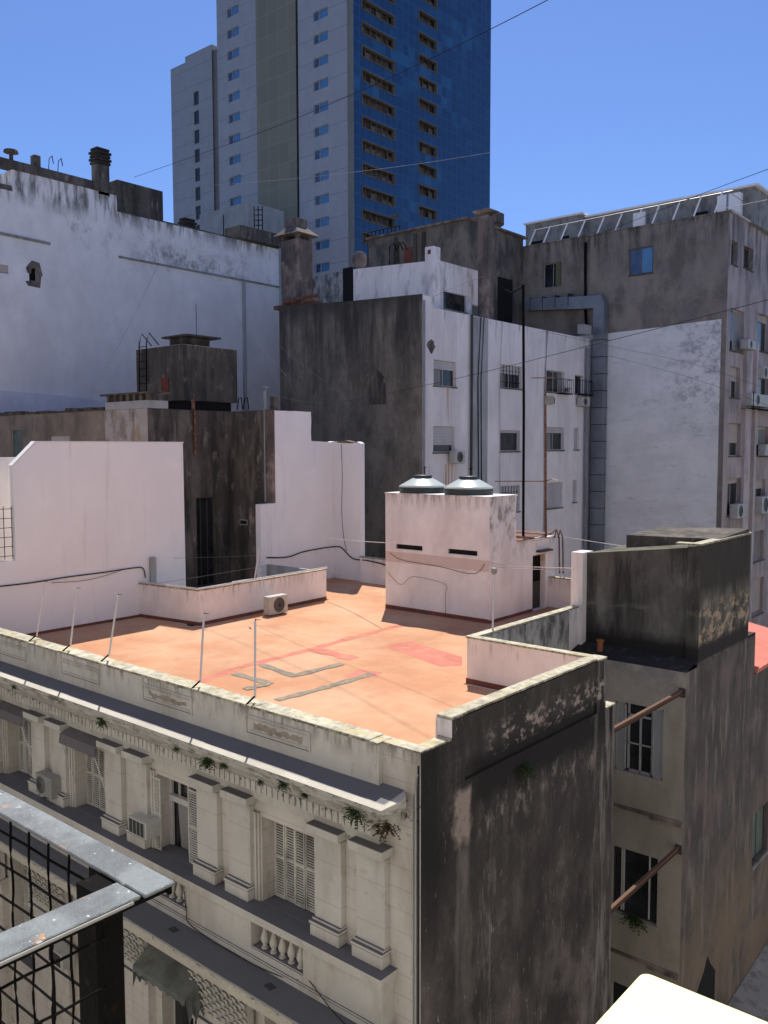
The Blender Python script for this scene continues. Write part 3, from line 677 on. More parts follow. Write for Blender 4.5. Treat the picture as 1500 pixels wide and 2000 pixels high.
# canvas awning under the slab, scalloped
u0, u1 = -4.75+off(1), -2.55+off(1)
b = B(); n = 22
for i in range(n):
    a, c = u0+(u1-u0)*i/n, u0+(u1-u0)*(i+1)/n; sa = .07*abs(math.sin(math.pi*i/3.0)); sc = .07*abs(math.sin(math.pi*(i+1)/3.0))
    b.face([ya.p(a, 9.95, .1), ya.p(c, 9.95, .1), ya.p(c, 9.55, .75), ya.p(a, 9.55, .75)])
    b.face([ya.p(a, 9.55, .75), ya.p(c, 9.55, .75), ya.p(c, 9.36+sc, .77), ya.p(a, 9.36+sa, .77)])
for uu, du in ((u0, -.02), (u1, .14)):
    for i in range(6):
        d0, d1 = .1+.65*i/6, .1+.65*(i+1)/6
        b.face([ya.p(uu, 9.95-.4*i/6, d0), ya.p(uu, 9.95-.4*(i+1)/6, d1), ya.p(uu+du, 8.95+.25*((i+1) % 2), d1), ya.p(uu+du, 8.95+.25*(i % 2), d0)])
aw = b.build('scalloped_awning', m_awn, T0, flip=False)
# drain down the corner, hairline pipe beside it
b = B(); b.tube([(-.10, -.035, 0), (-.10, -.035, 16.3), (-.08, -.035, 16.45), (-.05, -.035, 16.55)], .022, 6); b.tube([(-.17, -.02, 0), (-.17, -.02, 16.1)], .012, 5)
b.build('corner_drainpipe', m_framegrey, T0)
b = B(); b.tube([(-.045, -.02, 0), (-.045, -.02, 16.7)], .02, 5); b.build('corner_cable_duct', m_wire, T0)

# things on the facade
def weeds(label, c, n, s, m=m_leaf, out=(0, -1, 0), droop=.6):
    b = B(); c = Vector(c)
    for i in range(n):
        a = random.uniform(0, 2*math.pi); L = s*random.uniform(.4, 1.0)
        d = Vector((math.cos(a), abs(math.sin(a))*out[1]-.2*0, random.uniform(-droop, .55))) if out[1] else Vector((abs(math.cos(a)), math.sin(a), random.uniform(-droop, .6)))
        d.normalize(); p = c+Vector((random.uniform(-.3, .3)*s, random.uniform(-.06, .0)*s, random.uniform(-.2, .15)*s))
        q = p+d*L; sd = d.cross(Vector((0, 0, 1)))
        if sd.length < .1: sd = Vector((1, 0, 0))
        sd.normalize(); w_ = s*.035
        for j in range(5):
            t = (j+1)/6; e = p.lerp(q, t)-Vector((0, 0, t*t*L*.35)); tw = Vector((random.uniform(-1, 1), random.uniform(-1, 1), random.uniform(-1, 1))).normalized()
            b.face([e, e+(sd+tw*.8)*w_*2.2+d*w_*2, e+d*w_*5, e-(sd-tw*.5)*w_*2+d*w_*2])
    return solo('weed_plant', b, m, label, 'plant', c, 'weeds rooted in the walls and cornices')
CW = [(28, 1340, .28, 'small dry weed on the cornice at the far left edge'), (200, 1406, .42, 'dark round weed on the cornice above the left air conditioner'),
      (346, 1463, .30, 'little weed on the cornice above the open window'), (408, 1483, .40, 'green weed hanging from the cornice just right of the small one'),
      (438, 1493, .28, 'thin weed touching the green hanging one on the cornice'), (510, 1525, .22, 'tiny dry weed mid-cornice over the pilasters'),
      (556, 1530, .36, 'sprawling weed on the cornice above the louvred shutters'), (596, 1550, .26, 'weed right of the sprawling one above the louvred shutters'),
      (697, 1585, .46, 'bushy weed near the right end of the cornice')]
for x, y, s, L in CW:
    p = PY(x, y, -.78); z = min(15.93, max(15.7, p[1])); weeds(L, (p[0], -.76, z), int(34+s*70), s*random.uniform(.5, .75), droop=random.uniform(.3, 1.2))
weeds('dry brown weed at the corner end of the cornice', (-.42, -.5, 15.62), 70, .36, m_leafdry)
p = PX(1018, 1497, 0); weeds('pale green fern growing from a crack in the black side wall', (.02, p[0], p[1]), 40, .42, m_leaf, out=(1, 0, 0))

ac_unit(ya, -14.12, -13.22, 12.60, 13.25, .10, .36, 'boxy grey split air conditioner standing on the ledge between the two awnings', casing=m_acgrey, fan=.33)
t = thing('air_conditioner', 'window air conditioner with slatted grille sticking out left of the open shutters', 'air conditioner', (-8.85, -.5, 12.84), 'window air conditioners')
B().fbox(ya, -9.25, -8.45, 12.86, 13.30, .05, .50).build('casing', m_acwhite, t, bevel=.012)
gr = B(); gr.fbox(ya, -9.21, -8.52, 12.90, 13.26, .50, .506); gr.build('grille', m_grille, t)
gr = B()
for i in range(5): gr.fbox(ya, -9.205+i*.1655, -9.193+i*.1655, 12.90, 13.26, .506, .512)
gr.build('grille_bar', m_acwhite, t)
t = thing('air_conditioner', 'window air conditioner low on the facade seen through the balcony mesh', 'air conditioner', (-12.95, -.3, 7.8), 'window air conditioners')
B().fbox(ya, -13.35, -12.55, 7.82, 8.25, .24, .65).build('casing', m_acwhite, t, bevel=.012)
B().fbox(ya, -13.30, -12.66, 7.86, 8.21, .65, .656).build('grille', m_grille, t)
cable([ya.p(-7.0, 12.0, .42), ya.p(-6.9, 11.55, .45), ya.p(-6.6, 11.25, .48), ya.p(-4.5, 11.21, .5), ya.p(-3.2, 11.3, .42), ya.p(-2.9, 11.5, .35), ya.p(-2.6, 11.45, .42), ya.p(-1.6, 11.20, .6), ya.p(-.6, 11.22, .7)], .014, 'black cable sagging along the foot of the false balustrades')
for i, u in enumerate((-7.0, -3.55, -1.2)):
    c = ya.p(u, 11.172, .75); b = B(); b.prism([(c.x-.12, c.y-.08), (c.x+.10, c.y-.1), (c.x+.14, c.y+.05), (c.x-.08, c.y+.09)], 11.172, 11.185)
    solo('drain_grate', b, m_grille, ['small dark drain grate in the balcony slab nearest the railing', 'small dark drain grate in the slab under the balusters', 'small dark drain grate near the right end of the slab'][i], 'drain grate', c, 'drain grates along the slab')
# five washing-line poles on the parapet
PL = ['leftmost white washing line pole on the front parapet', 'second white washing line pole from the left on the parapet', 'middle white washing line pole on the front parapet', 'fourth white washing line pole, in front of the low wall corner', 'rightmost white washing line pole on the front parapet']
for i, ((x0, y0), (tx, ty)) in enumerate((((-14.9, .12), (86, 1138)), ((-12.92, .1), (149, 1150)), ((-10.98, .14), (229, 1163)), ((-6.88, .08), (397, 1200)), ((-4.85, .06), (497, 1212)))):
    p = PY(tx, ty, .1); t = thing('washing_line_pole', PL[i], 'pole', (x0, y0, 17.0), 'white poles along the front parapet')
    B().tube([(x0, y0, 17.12), (p[0], .12, p[1])], .026, 8).build('tube', m_pole, t)
    b = B(); b.tube([(x0-.05, y0-.22, 17.0), (x0, y0, 17.16)], .022, 6); b.build('bracket', m_dark, t)
    b = B(); b.tube([(p[0], .12, p[1]-.01), (p[0]+.02, .12, p[1]+.04)], .012, 5); b.tube([(p[0], .12, p[1]+.02), (p[0]+.16, .14, p[1]+.03)], .007, 4); b.build('hook', m_dark, t)

# ================================================================== ROOFTOP WALLS
def wallseg(b, p, q, z0, z1, th, side=1):
    p = Vector(p); q = Vector(q); d = (q-p).normalized(); n = Vector((-d.y, d.x))*th*side
    b.prism([p, q, q+n, p+n], z0, z1)
# low pink wall round the left light well
t = thing('parapet_wall', 'low L-shaped pale pink wall around the courtyard opening on the roof, air conditioner at its foot', 'wall', (-17.1, 7.8, RZ))
b = B(); wallseg(b, (-20.3, 7.36), (-16.97, 7.82), RZ, 17.30, .2, 1); wallseg(b, (-16.97, 7.82), (-17.3, 15.2), RZ, 17.30, .2, 1); b.build('wall', m_pink, t)
b = B(); wallseg(b, (-20.3, 7.32), (-16.93, 7.78), 17.30, 17.36, .28, 1); wallseg(b, (-16.93, 7.78), (-17.26, 15.24), 17.301, 17.361, .28, 1); b.build('coping', m_coping, t, bevel=.01)
b = B(); wallseg(b, (-20.28, 7.345), (-16.955, 7.805), RZ, RZ+.13, .012, 1); wallseg(b, (-16.955, 7.80), (-17.285, 15.2), RZ, RZ+.13, .012, 1); b.build('skirting', m_skirt, t)
b = B(); b.tube([(-20.1, 7.3, 17.42), (-18.6, 7.52, 17.40), (-16.95, 7.76, 17.40), (-17.1, 11.5, 17.42), (-17.24, 15.2, 17.42)], .035, 6); b.build('pipe_along_top', m_pole, t)
# right light well wall
t = thing('parapet_wall', 'low wall around the right-hand light well, pink roof side, mouldy white inner side', 'wall', (-4.27, 7.65, RZ))
b = B(); b.box(-4.27, -.41, 7.66, 7.86, RZ-.3, 17.29); b.box(-4.29, -4.09, 7.86, 14.2, RZ-.3, 17.28); b.build('wall', m_pink, t)
b = B(); b.box(-4.31, -.0, 7.62, 7.90, 17.30, 17.355); b.box(-4.33, -4.05, 7.90, 14.2, 17.30, 17.35); b.build('coping', m_coping, t, bevel=.01)
b = B(); b.box(-4.085, -4.05, 7.87, 13.38, 0, 17.27); b.box(-4.08, -.42, 7.865, 7.88, 15, 17.27); b.build('inner_face', m_dirtywhite, t)
b = B(); b.box(-4.295, -.41, 7.64, 7.655, RZ, RZ+.16); b.build('skirting', m_skirt, t)
# back parapet
t = thing('parapet_wall', 'low pale wall closing the far end of the orange roof behind the rooftop hut', 'wall', (-12, 20, RZ))
B().box(-19.55, -4.0, 20.0, 20.2, RZ-.4, 17.22).build('wall', m_pink, t)
B().box(-19.6, -4.0, 19.97, 20.23, 17.22, 17.27).build('coping', m_coping, t)
# tall fresh white wall, left, with cut corner
t = thing('party_wall', 'tall clean pale pink boundary wall with a cut-off corner, standing left of the roof', 'wall', (-20.3, 3, 0))
f = Fr('x', -20.3)
b = B(); b.slab(f, [(-14, 8), (9.70, 8), (9.66, 23.05), (3.14, 23.05), (2.24, 22.2), (2.24, 18.78), (-14, 18.78)], -.25, 0); b.build('wall', m_newwhite, t)
b = B(); b.slab(f, [(9.69, 23.055), (3.12, 23.055), (2.2, 22.19), (2.2, 22.22), (3.1, 23.09), (9.69, 23.09)], -.27, .02); b.build('coping', m_newwhite, t)
b = B(); b.fbox(f, 1.0, 7.5, RZ, RZ+.1, 0, .012); b.build('skirting', m_skirt, t)
t = thing('party_wall', 'bright white lower wall behind the cut-corner wall at the left edge, with a barred opening', 'wall', (-21.4, -2, 0))
f = Fr('x', -21.3); B().slab(f, [(-16, 8), (3.2, 8), (3.2, 22.5), (-16, 22.35)], -.3, 0).build('wall', m_facwhite, t)
b = B(); f = Fr('x', -20.42)
for i in range(14): b.fbox(f, -1.6+i*.29, -1.58+i*.29, 18.85, 20.75, 0, .02)
for i in range(6): b.fbox(f, -1.8, 2.2, 18.95+i*.34, 18.97+i*.34, .022, .04)
b.build('iron_grille', m_dark, t)
# tall white wall, centre left, stepped top
t = thing('party_wall', 'tall stepped white wall between the dark courtyard and the streaked dark wall', 'wall', (-21.6, 17, 0))
f = Fr('x', -21.6); q = lambda x, y: f.on(x, y)
pts = [(16.1, 24.66)]
for i in range(7): pts.append((16.1+.35*(i+1), 24.66+random.uniform(-.02, .03)))
pts += [(18.58, 24.66), (18.60, 24.2), (18.57, 23.6), (18.6, 23.18), (19.4, 23.15), (20.0, 23.12), (20.3, 23.17), (20.3, 8), (15.1, 8), (15.1, 20.10), (16.1, 20.12)]
B().slab(f, pts[::-1], -.35, 0).build('wall', m_newwhite, t)
f2 = Fr('y', 20.22)
B().slab(f2, [(-21.62, 8), (-19.68, 8), (-19.68, 23.05), (-19.9, 23.14), (-20.1, 23.02), (-20.5, 23.15), (-20.9, 23.2), (-21.62, 23.15)], -.3, 0).build('return_wall', m_newwhite, t)
b = B(); b.slab(f2, [(-21.3, 23.17), (-20.7, 23.22), (-20.2, 23.12), (-20.2, 23.05), (-21.3, 23.1)], -.28, .03); b.build('broken_coping', m_stack, t)

# ================================================================== ROOFTOP HUT WITH WATER TANKS
t = thing('rooftop_hut', 'square pink-white rooftop hut with two dark slits, black side door, tanks on top', 'rooftop hut', (-11.2, 16, RZ))
hx0, hx1, hy = -13.85, -8.56, 15.3
f = Fr('y', hy); sl1 = (-13.28, -11.85, 18.56, 18.76); sl2 = (-10.55, -9.12, 18.56, 18.76)
b = B(); b.hole_wall(f, [(hx0, hx1, RZ, 20.86)], [sl1, sl2], .3)
b.box(hx0, hx1, hy, 17.25, RZ, 20.86, skip='f'); b.build('upper_wall', m_pinkhut, t)
b = B(); b.box(hx0+.02, hx1-.02, hy+.10, 17.0, 18.4, 18.9, skip='kr'); b.build('dark_slit_interior', m_void, t)
b = B(); b.box(hx0-.03, hx1+.03, hy-.03, 17.28, 20.862, 20.922); b.build('roof_slab', m_pinkhut, t)
fr_ = Fr('x', -8.6); dr = (18.64, 19.62, RZ+.02, 18.30)
b = B(); b.hole_wall(fr_, [(17.25, 20.45, RZ, 18.92)], [dr], .22); b.box(-12.5, -8.6, 17.25, 20.45, RZ, 18.92, skip='r')
b.box(-8.82, -8.6, 17.25, 20.45, 18.93, 19.0); b.build('lower_wall', m_pinkhut, t)
b = B(); b.fbox(fr_, dr[0]+.02, dr[1]-.02, dr[2], dr[3]-.02, -.24, -.20); d_ = b.build('door', m_framedark, t)
b = B()
for i in range(1): b.fbox(fr_, dr[0]+.1, dr[1]-.1, 17.15, 17.2, -.2, -.16)
for i in range(4): b.fbox(fr_, dr[0]+.1+i*.22, dr[0]+.24+i*.22, 17.2, 18.2, -.20, -.17)
b.build('door_panel', m_dark, d_)
b = B(); b.fbox(fr_, dr[1]+.0, dr[1]+.16, RZ+.02, 18.35, 0, .05); b.build('door_jamb', m_newwhite, t)
b = B(); b.fbox(fr_, 18.9, 19.95, 18.42, 18.5, 0, .22); b.build('door_hood', m_framedark, t)
b = B()
for i in range(3): b.box(-12+i*.1, -8.5+i*.06, 17.4+i*.9, 18.2+i*.9, 19.02+i*.07, 19.05+i*.07)
b.build('rusty_roof_sheet', m_rust, t)
b = B(); b.box(hx0-.01, hx1+.012, hy-.012, hy-.001, RZ, RZ+.16); b.box(hx1+.001, hx1+.012, hy, 18.6, RZ, RZ+.12); b.build('skirting', m_skirt, t)
cable([f.p(-13.6, 18.35, .02), f.p(-12.9, 18.1, .03), f.p(-11, 18.0, .03), f.p(-9.3, 17.85, .03), f.p(-8.75, 18.3, .03)], .012, 'thin dark cable stapled across the front of the rooftop hut')
cable([f.p(-13.7, 17.5, .02), f.p(-13.0, 17.05, .02), f.p(-12.3, 17.45, .02), f.p(-10.7, 17.3, .02), f.p(-10.65, 16.9, .02), f.p(-10.65, 15.97, .02)], .008, 'thin cable looping down the lower front of the hut')
TL = ['left one of the two dark green water tanks with pale cone lids', 'right one of the two dark green water tanks with pale cone lids']
for i, cx in enumerate((-12.60, -10.23)):
    cy, r = 16.28, .99; t = thing('water_tank', TL[i], 'water tank', (cx, cy, 20.925), 'water tanks on the rooftop hut')
    B().lathe((cx, cy), [(r*.97, 20.925), (r, 20.94), (r, 21.06), (r*1.012, 21.075), (r, 21.09), (r, 21.17)], 36).build('drum', m_drumside, t, smooth=False)
    B().lathe((cx, cy), [(r*1.025, 21.17), (r*1.025, 21.20), (r*.93, 21.26), (r*.5, 21.50), (.38, 21.55)], 36).build('cone_top', m_drumlid, t, smooth=True)
    B().lathe((cx, cy), [(.38, 21.54), (.40, 21.58), (.40, 21.64), (.33, 21.67)], 24).build('cap', m_drumside, t, smooth=True)
    b = B(); b.tube([(cx+.1, cy, 21.68), (cx+.1, cy, 22.05)], .02, 5); b.tube([(cx-.0, cy, 21.95), (cx+.2, cy, 21.98)], .014, 5); b.build('vent_pipe', m_dark, t)
# roof air conditioner at the foot of the low wall
fA = Fr('x', -17.12)
ac_unit(fA, 10.75, 11.78, RZ+.02, RZ+.80, .55, .36, 'white split air conditioner sitting on the orange roof beside the low pink wall', casing=m_acwhite, fan=.52)
cable([(-16.6, 11.2, 16.7), (-16.95, 11.1, 17.1), (-17.0, 11.0, 17.42), (-17.15, 9.6, 17.44)], .016, 'pale pipe from the roof air conditioner over the low wall', m_pole)

# antenna mast things
def mast(loc, pts, r, label, arms=(), m=m_dark, grp=None):
    t = thing('antenna_mast', label, 'antenna mast', loc, grp)
    B().tube(pts, r, 6).build('mast_tube', m, t)
    for a in arms:
        b = B(); b.tube(a, .022, 5); b.build('arm', m, t)
    return t
y0 = 18.5; P1 = lambda x, y: (lambda p: Vector((p[0], y0, p[1])))(PY(x, y, y0))
mast(P1(1022, 1048), [P1(1022, 1048), P1(1023, 800), P1(1022, 556)], .055, 'tall dark antenna mast rising behind the water tanks past the white facade', [(P1(1022, 560), P1(1000, 572), P1(985, 565))])
y0 = 19.6
t = mast(P1(1066, 1050), [P1(1066, 1050), P1(1065, 770)], .05, 'shorter rusty pipe mast with a small box and crossbar by the hut', [(P1(966, 940), P1(1066, 940), P1(1078, 935)), (P1(1037, 738), P1(1085, 738)), (P1(1065, 770), P1(1065, 736))], m_rust)
b = B(); c = P1(1068, 782); b.box(c.x-.05, c.x+.28, y0-.1, y0+.1, c.z-.18, c.z+.18); b.build('junction_box', m_acgrey, t)
b = B(); c = P1(1078, 936); b.tube([c, P1(1090, 940)], .05, 6); b.build('lamp_head', m_pole, t)
t = mast(Vector((-4.2, 8.9, 17.36)), [(-4.2, 8.9, 17.36), (-4.2, 8.95, 19.05)], .03, 'thin white pole with a round head on the right light well wall', m=m_pole)
b = B(); b.lathe((-4.2, 8.95), [(.02, 19.0), (.09, 19.06), (.09, 19.2), (.02, 19.24)], 10); b.build('round_head', m_acgrey, t)
b = B(); y0 = 20.4
for x in (1083, 1090): b.tube([P1(x, 1050), P1(x+4, 1035), P1(x+9, 1050), P1(x+10, 1120)], .035, 5)
b.tube([P1(1065, 1050), P1(1088, 1034)], .03, 5)
solo('water_pipes', b, m_rust, 'bent rusty water pipes beside the hut door', 'pipes', P1(1090, 1120))

# ================================================================== DARK BUILDING BEHIND THE LEFT LIGHT WELL
xb, y1, ya2 = -25.11, 16.12, 11.24
t = thing('courtyard_building', 'dark stained building behind the light well with tall black window and pale peeling front patch', 'building', (-30, 12, 0))
fF, fS, fB = Fr('y', ya2), Fr('x', xb), Fr('y', y1)
W1 = fF.rc(20, 838, 46, 906); W2 = fF.rc(97, 852, 137, 900)
b = B(); b.hole_wall(fF, [(-60, -28.75, 0, 24.72)], [W1, W2], .25); b.face([(-60, ya2, 24.72), (-25.12, ya2, 24.72), (-25.12, 21, 24.72), (-60, 21, 24.72)]); b.build('front_wall', m_brown, t)
WD = fS.rc(383, 972, 424, 1142)
b = B(); b.hole_wall(fS, [(ya2, y1, 0, 24.70)], [WD], .25); b.hole_wall(fB, [(xb, -21.62, 0, 24.70)], [], .1)
b.face([(xb, y1, 24.70), (-21.96, y1, 24.70), (-21.96, 18.5, 24.70), (xb, 18.5, 24.70)]); b.build('courtyard_wall', m_dirt, t)
b = B(); b.hole_wall(fF, [(-28.75, xb, 0, 24.71)], [], .1); b.build('peeling_wall_patch', mat('peeling_pale_render', (.46, .42, .39), [
    dict(c=(.24, .19, .15), f=.75, n=(.9, .9, .8, 8, .5, .6)), dict(c=(.12, .10, .09), f=.7, n=(2, 2, .6, 8, .52, .66)), dict(c=(.36, .25, .12), f=.6, n=(.8, .8, .5, 6, .58, .64))], bump=(6, .4)), t)
window(t, fF, W1, d=-.1, pane=g_green, mull=0, frame=m_framegrey); window(t, fF, W2, d=-.12, pane=g_dark, mull=1, shut=.5, frame=m_framedark)
wd = window(t, fS, WD, d=-.2, pane=g_dark, mull=2, frame=m_framedark, fw=.07, sill=False)
v = fB.rc(469, 1014, 484, 1026); b = B(); b.fbox(fB, v[0], v[1], v[2], v[3], 0, .03); vt = b.build('vent_frame', m_pale, t); B().fbox(fB, v[0]+.05, v[1]-.05, v[2]+.05, v[3]-.05, .031, .04).build('vent_hole', m_void, vt)
b = B(); p0 = fB.on(521, 800); p1 = fB.on(524, 980); b.tube([fB.p(p0[0], p1[1], .12), fB.p(p0[0], 25.6, .12)], .085, 8); b.build('drainpipe', m_galv, t)
b = B(); b.fbox(fB, -22.12, -21.63, 19.6, 24.70, .0, .20); b.fbox(fB, -22.5, -21.63, 12, 20.0, 0, .95); b.build('buttress', m_stack, t)
b = B(); random.seed(5)
x = -44
while x < -29: h = random.uniform(.03, .22); b.box(x, x+.6, ya2-.05, ya2+.5, 24.73, 24.73+h); x += .61
b.build('rubble_roof_edge', m_dirt, t)
B().box(-28.7, -25.14, ya2+.0, ya2+1.2, 24.72, 25.1).build('vent_plinth', m_pale, t)
b = B()
for i in range(7): b.box(-28.6+i*.55, -28.36+i*.55, ya2+.05, ya2+.4, 25.1, 25.42)
b.box(-29.0, -24.9, ya2-.1, ya2+1.2, 25.42, 25.50); b.build('vent_slab', m_dirt, t)
bb = Fr('y', ya2)
# red-brown stub pipes and bits on that roof edge
b = B(); p = PX(380, 800, xb); b.tube([(xb-.1, p[0], 24.7), (xb-.1, p[0], 25.25)], .09, 6); p = PX(380, 870, xb); b.tube([(xb+.08, PX(380, 870, xb)[0], 22.5), (xb+.08, PX(380, 870, xb)[0], 24.7)], .07, 6); b.build('stub_pipe', m_rust, t)

t = thing('tank_house', 'dark stained box-shaped tank house with ladder and flat raised hat on the roof', 'tank house', (-32, 17, 24.72))
B().box(-34.55, -30.11, 17, 20.95, 25.5, 28.62).build('box', m_tank if False else m_dirt, t, bevel=.02)
B().box(-34.4, -30.3, 17.3, 20.6, 24.72, 25.5).build('base', m_void, t)
fq = Fr('y', 17)
b = B(); q0 = fq.rc(330, 652, 425, 676); b.box(-32.6, -31.2, 18, 19.8, 28.62, 29.2, skip=''); b.box(-33.0, -30.6, 17.7, 20.2, 29.2, 29.3); b.build('raised_hat', m_dirt, t)
b = B(); b.fbox(fq, *fq.rc(316, 738, 330, 765), 0, .05); b.build('red_hatch', m_brickred, t)
b = B()
for xx in (285, 299):
    p = fq.on(xx, 795); b.tube([fq.p(p[0], 24.9, .45), fq.p(p[0], 28.9, .35), fq.p(p[0]+.1, 29.45, .25), fq.p(p[0]+.42, 28.75, -.2)], .035, 5)
for i in range(9): b.tube([fq.p(fq.on(285, 795)[0], 25.3+i*.42, .42), fq.p(fq.on(299, 795)[0], 25.3+i*.42, .42)], .022, 4)
b.build('ladder', m_dark, t)
b = B(); p = PX(395, 660, -30.5); b.tube([(-30.6, 18.4, 29.3), (-30.6, 18.4, 31.0)], .02, 4); b.build('aerial', m_dark, t)
# hooked handrails on that roof
for i, (x, y) in enumerate(((463, 800), (475, 800))):
    b = B(); y0 = 17.5; b.tube([P1(x, y), P1(x+3, y-22), P1(x+8, y-24), P1(x+11, y)], .03, 5)
    solo('ladder_hoop', b, m_dark, ['left iron ladder hoop on the roof beside the tank house', 'right iron ladder hoop on the roof beside the tank house'][i], 'ladder hoop', P1(x, y), 'iron ladder hoops')
b = B(); y0 = 16.6; b.tube([P1(519, 800), P1(519, 758)], .035, 5); b.tube([P1(514, 757), P1(524, 757)], .05, 5)
solo('vent_pipe', b, m_galv, 'thin grey vent pipe with cap over the dark courtyard wall', 'vent pipe', P1(519, 800))
b = B(); y0 = 16.8; c = P1(531, 800); b.prism([(c.x-.15, y0), (c.x+.15, y0), (c.x+.15, y0+.3), (c.x-.15, y0+.3)], 24.6, 25.4)
solo('chimney_stub', b, m_dirt, 'small dark square chimney stub beside the stepped white wall', 'chimney', c)

# ================================================================== BIG WHITE WALL, LEFT BACK
t = thing('blank_wall_building', 'huge blank bluish-white rendered building wall filling the upper left', 'building', (-42, 20, 0))
f = Fr('x', -42); on = f.on
hv = f.rc(56, 514, 75, 556); hw_ = f.rc(-12, 514, 17, 535)
b = B(); b.hole_wall(f, [(-25, 13.6, 0, 38.4), (13.6, 20.8, 0, 39.7), (20.8, 35.4, 0, 38.65)], [hv, hw_], .4)
b.box(-60, -42, -25, 35.4, 0, 38.4, skip='r'); b.box(-60, -42, 13.6, 20.8, 38.4, 39.7, skip='rb'); b.build('wall', m_bigwhite, t)
b = B(); b.fbox(f, 12.0, 20.85, 39.70, 40.25, -.5, .06); b.fbox(f, -25, 13.5, 38.41, 38.7, -.4, .03); b.fbox(f, 20.9, 35.4, 38.66, 38.74, -.4, .03); b.build('dark_coping', m_dirt, t)
b = B(); b.fbox(f, 20.8, 35.4, 35.62, 35.74, 0, .10); b.slab(f, [(-25, 36.6), (15.9, 35.75), (15.9, 35.6), (-25, 36.4)], 0, .10); b.build('ledge', m_concrete, t)
b = B(); b.fbox(f, hv[0], hv[1], hv[2], hv[3], -.39, -.35); b.build('oval_opening', m_void, t)
b = B(); b.slab(f, [(hv[0]-.25, hv[2]+.1), (hv[0]-.1, hv[2]-.15), (hv[1]+.1, hv[2]-.2), (hv[1]+.2, hv[2]+.5), (hv[1]+.3, hv[3]-.6), (hv[1]+.1, hv[3]+.12), (hv[0]+.2, hv[3]+.2), (hv[0]-.2, hv[3]-.3), (hv[0]-.1, (hv[2]+hv[3])/2), (hv[0]+.12, (hv[2]+hv[3])/2), (hv[0]+.16, hv[3]-.3), (hv[1]-.16, hv[3]-.25), (hv[1]-.14, hv[2]+.2), (hv[0]+.14, hv[2]+.2)], 0, .02)
b.build('broken_render', m_stack, t)
window(t, f, hw_, d=-.1, frame=m_frametan, pane=g_dark, mull=0, shut=.9, shutm=m_shuttertan, sill=False)
b = B(); a0 = on(472, 560); b.fbox(f, a0[0], a0[0]+.28, 24, 35.6, .0, .14); b.build('flue_recess', m_greycol, t)
b = B(); b.slab(f, [(-25, 24), (20.0, 24), (19.4, 25.95), (16.5, 26.2), (12.0, 26.35), (-25, 26.3)], 0, .15); b.build('low_strip', mat('clean_white_render', (.66, .66, .72), bump=None), t)
def chimney(name, label, x0, x1, y0, y1, z0, z1, m, cap='louvre'):
    t = thing(name, label, 'chimney', ((x0+x1)/2, (y0+y1)/2, z0))
    B().box(x0, x1, y0, y1, z0, z1).build('stack', m, t, bevel=.03)
    b = B(); o_ = .06
    if cap == 'louvre':
        for i in range(4): b.box(x0-o_-.05*(i % 2), x1+o_+.05*(i % 2), y0-o_-.05*(i % 2), y1+o_+.05*(i % 2), z1+.02+i*.22, z1+.16+i*.22)
        b.box(x0, x1, y0, y1, z1, z1+.9)
        b.box(x0-.02, x1+.02, y0-.02, y1+.02, z1+.93, z1+1.05)
        b.build('louvred_cap', m_soot, t)
    elif cap == 'hip':
        cx, cy = (x0+x1)/2, (y0+y1)/2; e = .55
        v = [b.b.verts.new(q) for q in ((x0-e, y0-e, z1+.25), (x1+e, y0-e, z1+.25), (x1+e, y1+e, z1+.25), (x0-e, y1+e, z1+.25), (cx-.4, cy-.4, z1+.75), (cx+.4, cy-.4, z1+.75), (cx+.4, cy+.4, z1+.75), (cx-.4, cy+.4, z1+.75))]
        for q in ((0, 1, 5, 4), (1, 2, 6, 5), (2, 3, 7, 6), (3, 0, 4, 7), (4, 5, 6, 7), (3, 2, 1, 0)): b.b.faces.new([v[i] for i in q])
        b.box(cx-.45, cx+.45, cy-.45, cy+.45, z1+.75, z1+1.25); b.build('hipped_cap', m_stack, t)
        b = B()
        for sx in (x0+.05, x1-.25):
            for sy in (y0+.05, y1-.25): b.box(sx, sx+.2, sy, sy+.2, z1, z1+.25)
        b.build('cap_post', m_dirt, t)
    return t
A = f.on
def on_wall(x0, y_top, x1, y_bot): r = f.rc(x0, y_top, x1, y_bot); return r
r = on_wall(190, 318, 215, 372); chimney('chimney', 'tall square chimney with black louvred cap on top of the big white wall', -42.75, -42.0, r[0], r[1], 39.5, r[3], m_dirt)
r = on_wall(68, 300, 82, 330); chimney('chimney', 'short dark chimney near the left end of the big white wall', -42.6, -42.1, r[0], r[1], 39.7, r[3], m_dirt, cap=None)
r = on_wall(366, 440, 386, 450); chimney('chimney', 'low louvred chimney right of the dark block on the white wall', -42.9, -42.3, r[0], r[1], 37.9, 38.4, m_dirt)
b = B(); r = on_wall(222, 348, 320, 440); b.box(-46.5, -42.05, r[0]+.3, r[1]-.0, 38.0, r[3]); solo('roof_block', b, m_dirt, 'dark weathered cubic block on the big white wall below the louvred chimney', 'roof structure', (-44, r[0]+1, 38))
for i, x in enumerate((97, 115)):
    p = f.on(x, 330); b = B(); b.tube([(-42.2, p[0], 39.9), (-42.2, p[0]+.1, 41.0), (-42.3, p[0]+.35, 41.25), (-42.6, p[0]+.6, 40.9)], .03, 4)
    solo('ladder_hoop', b, m_dark, ['left thin iron hoop on the big white wall roof', 'right thin iron hoop on the big white wall roof'][i], 'ladder hoop', (-42.2, p[0], 39.9), 'iron ladder hoops')
p = f.on(28, 303); b = B(); b.lathe((-42.4, p[0]), [(.12, 40.1), (.12, 40.7), (.45, 40.8), (.4, 40.95), (.05, 41.0)], 10); solo('roof_vent', b, m_dirt, 'mushroom-shaped vent on the white wall beside the short chimney', 'roof vent', (-42.4, p[0], 40.1))

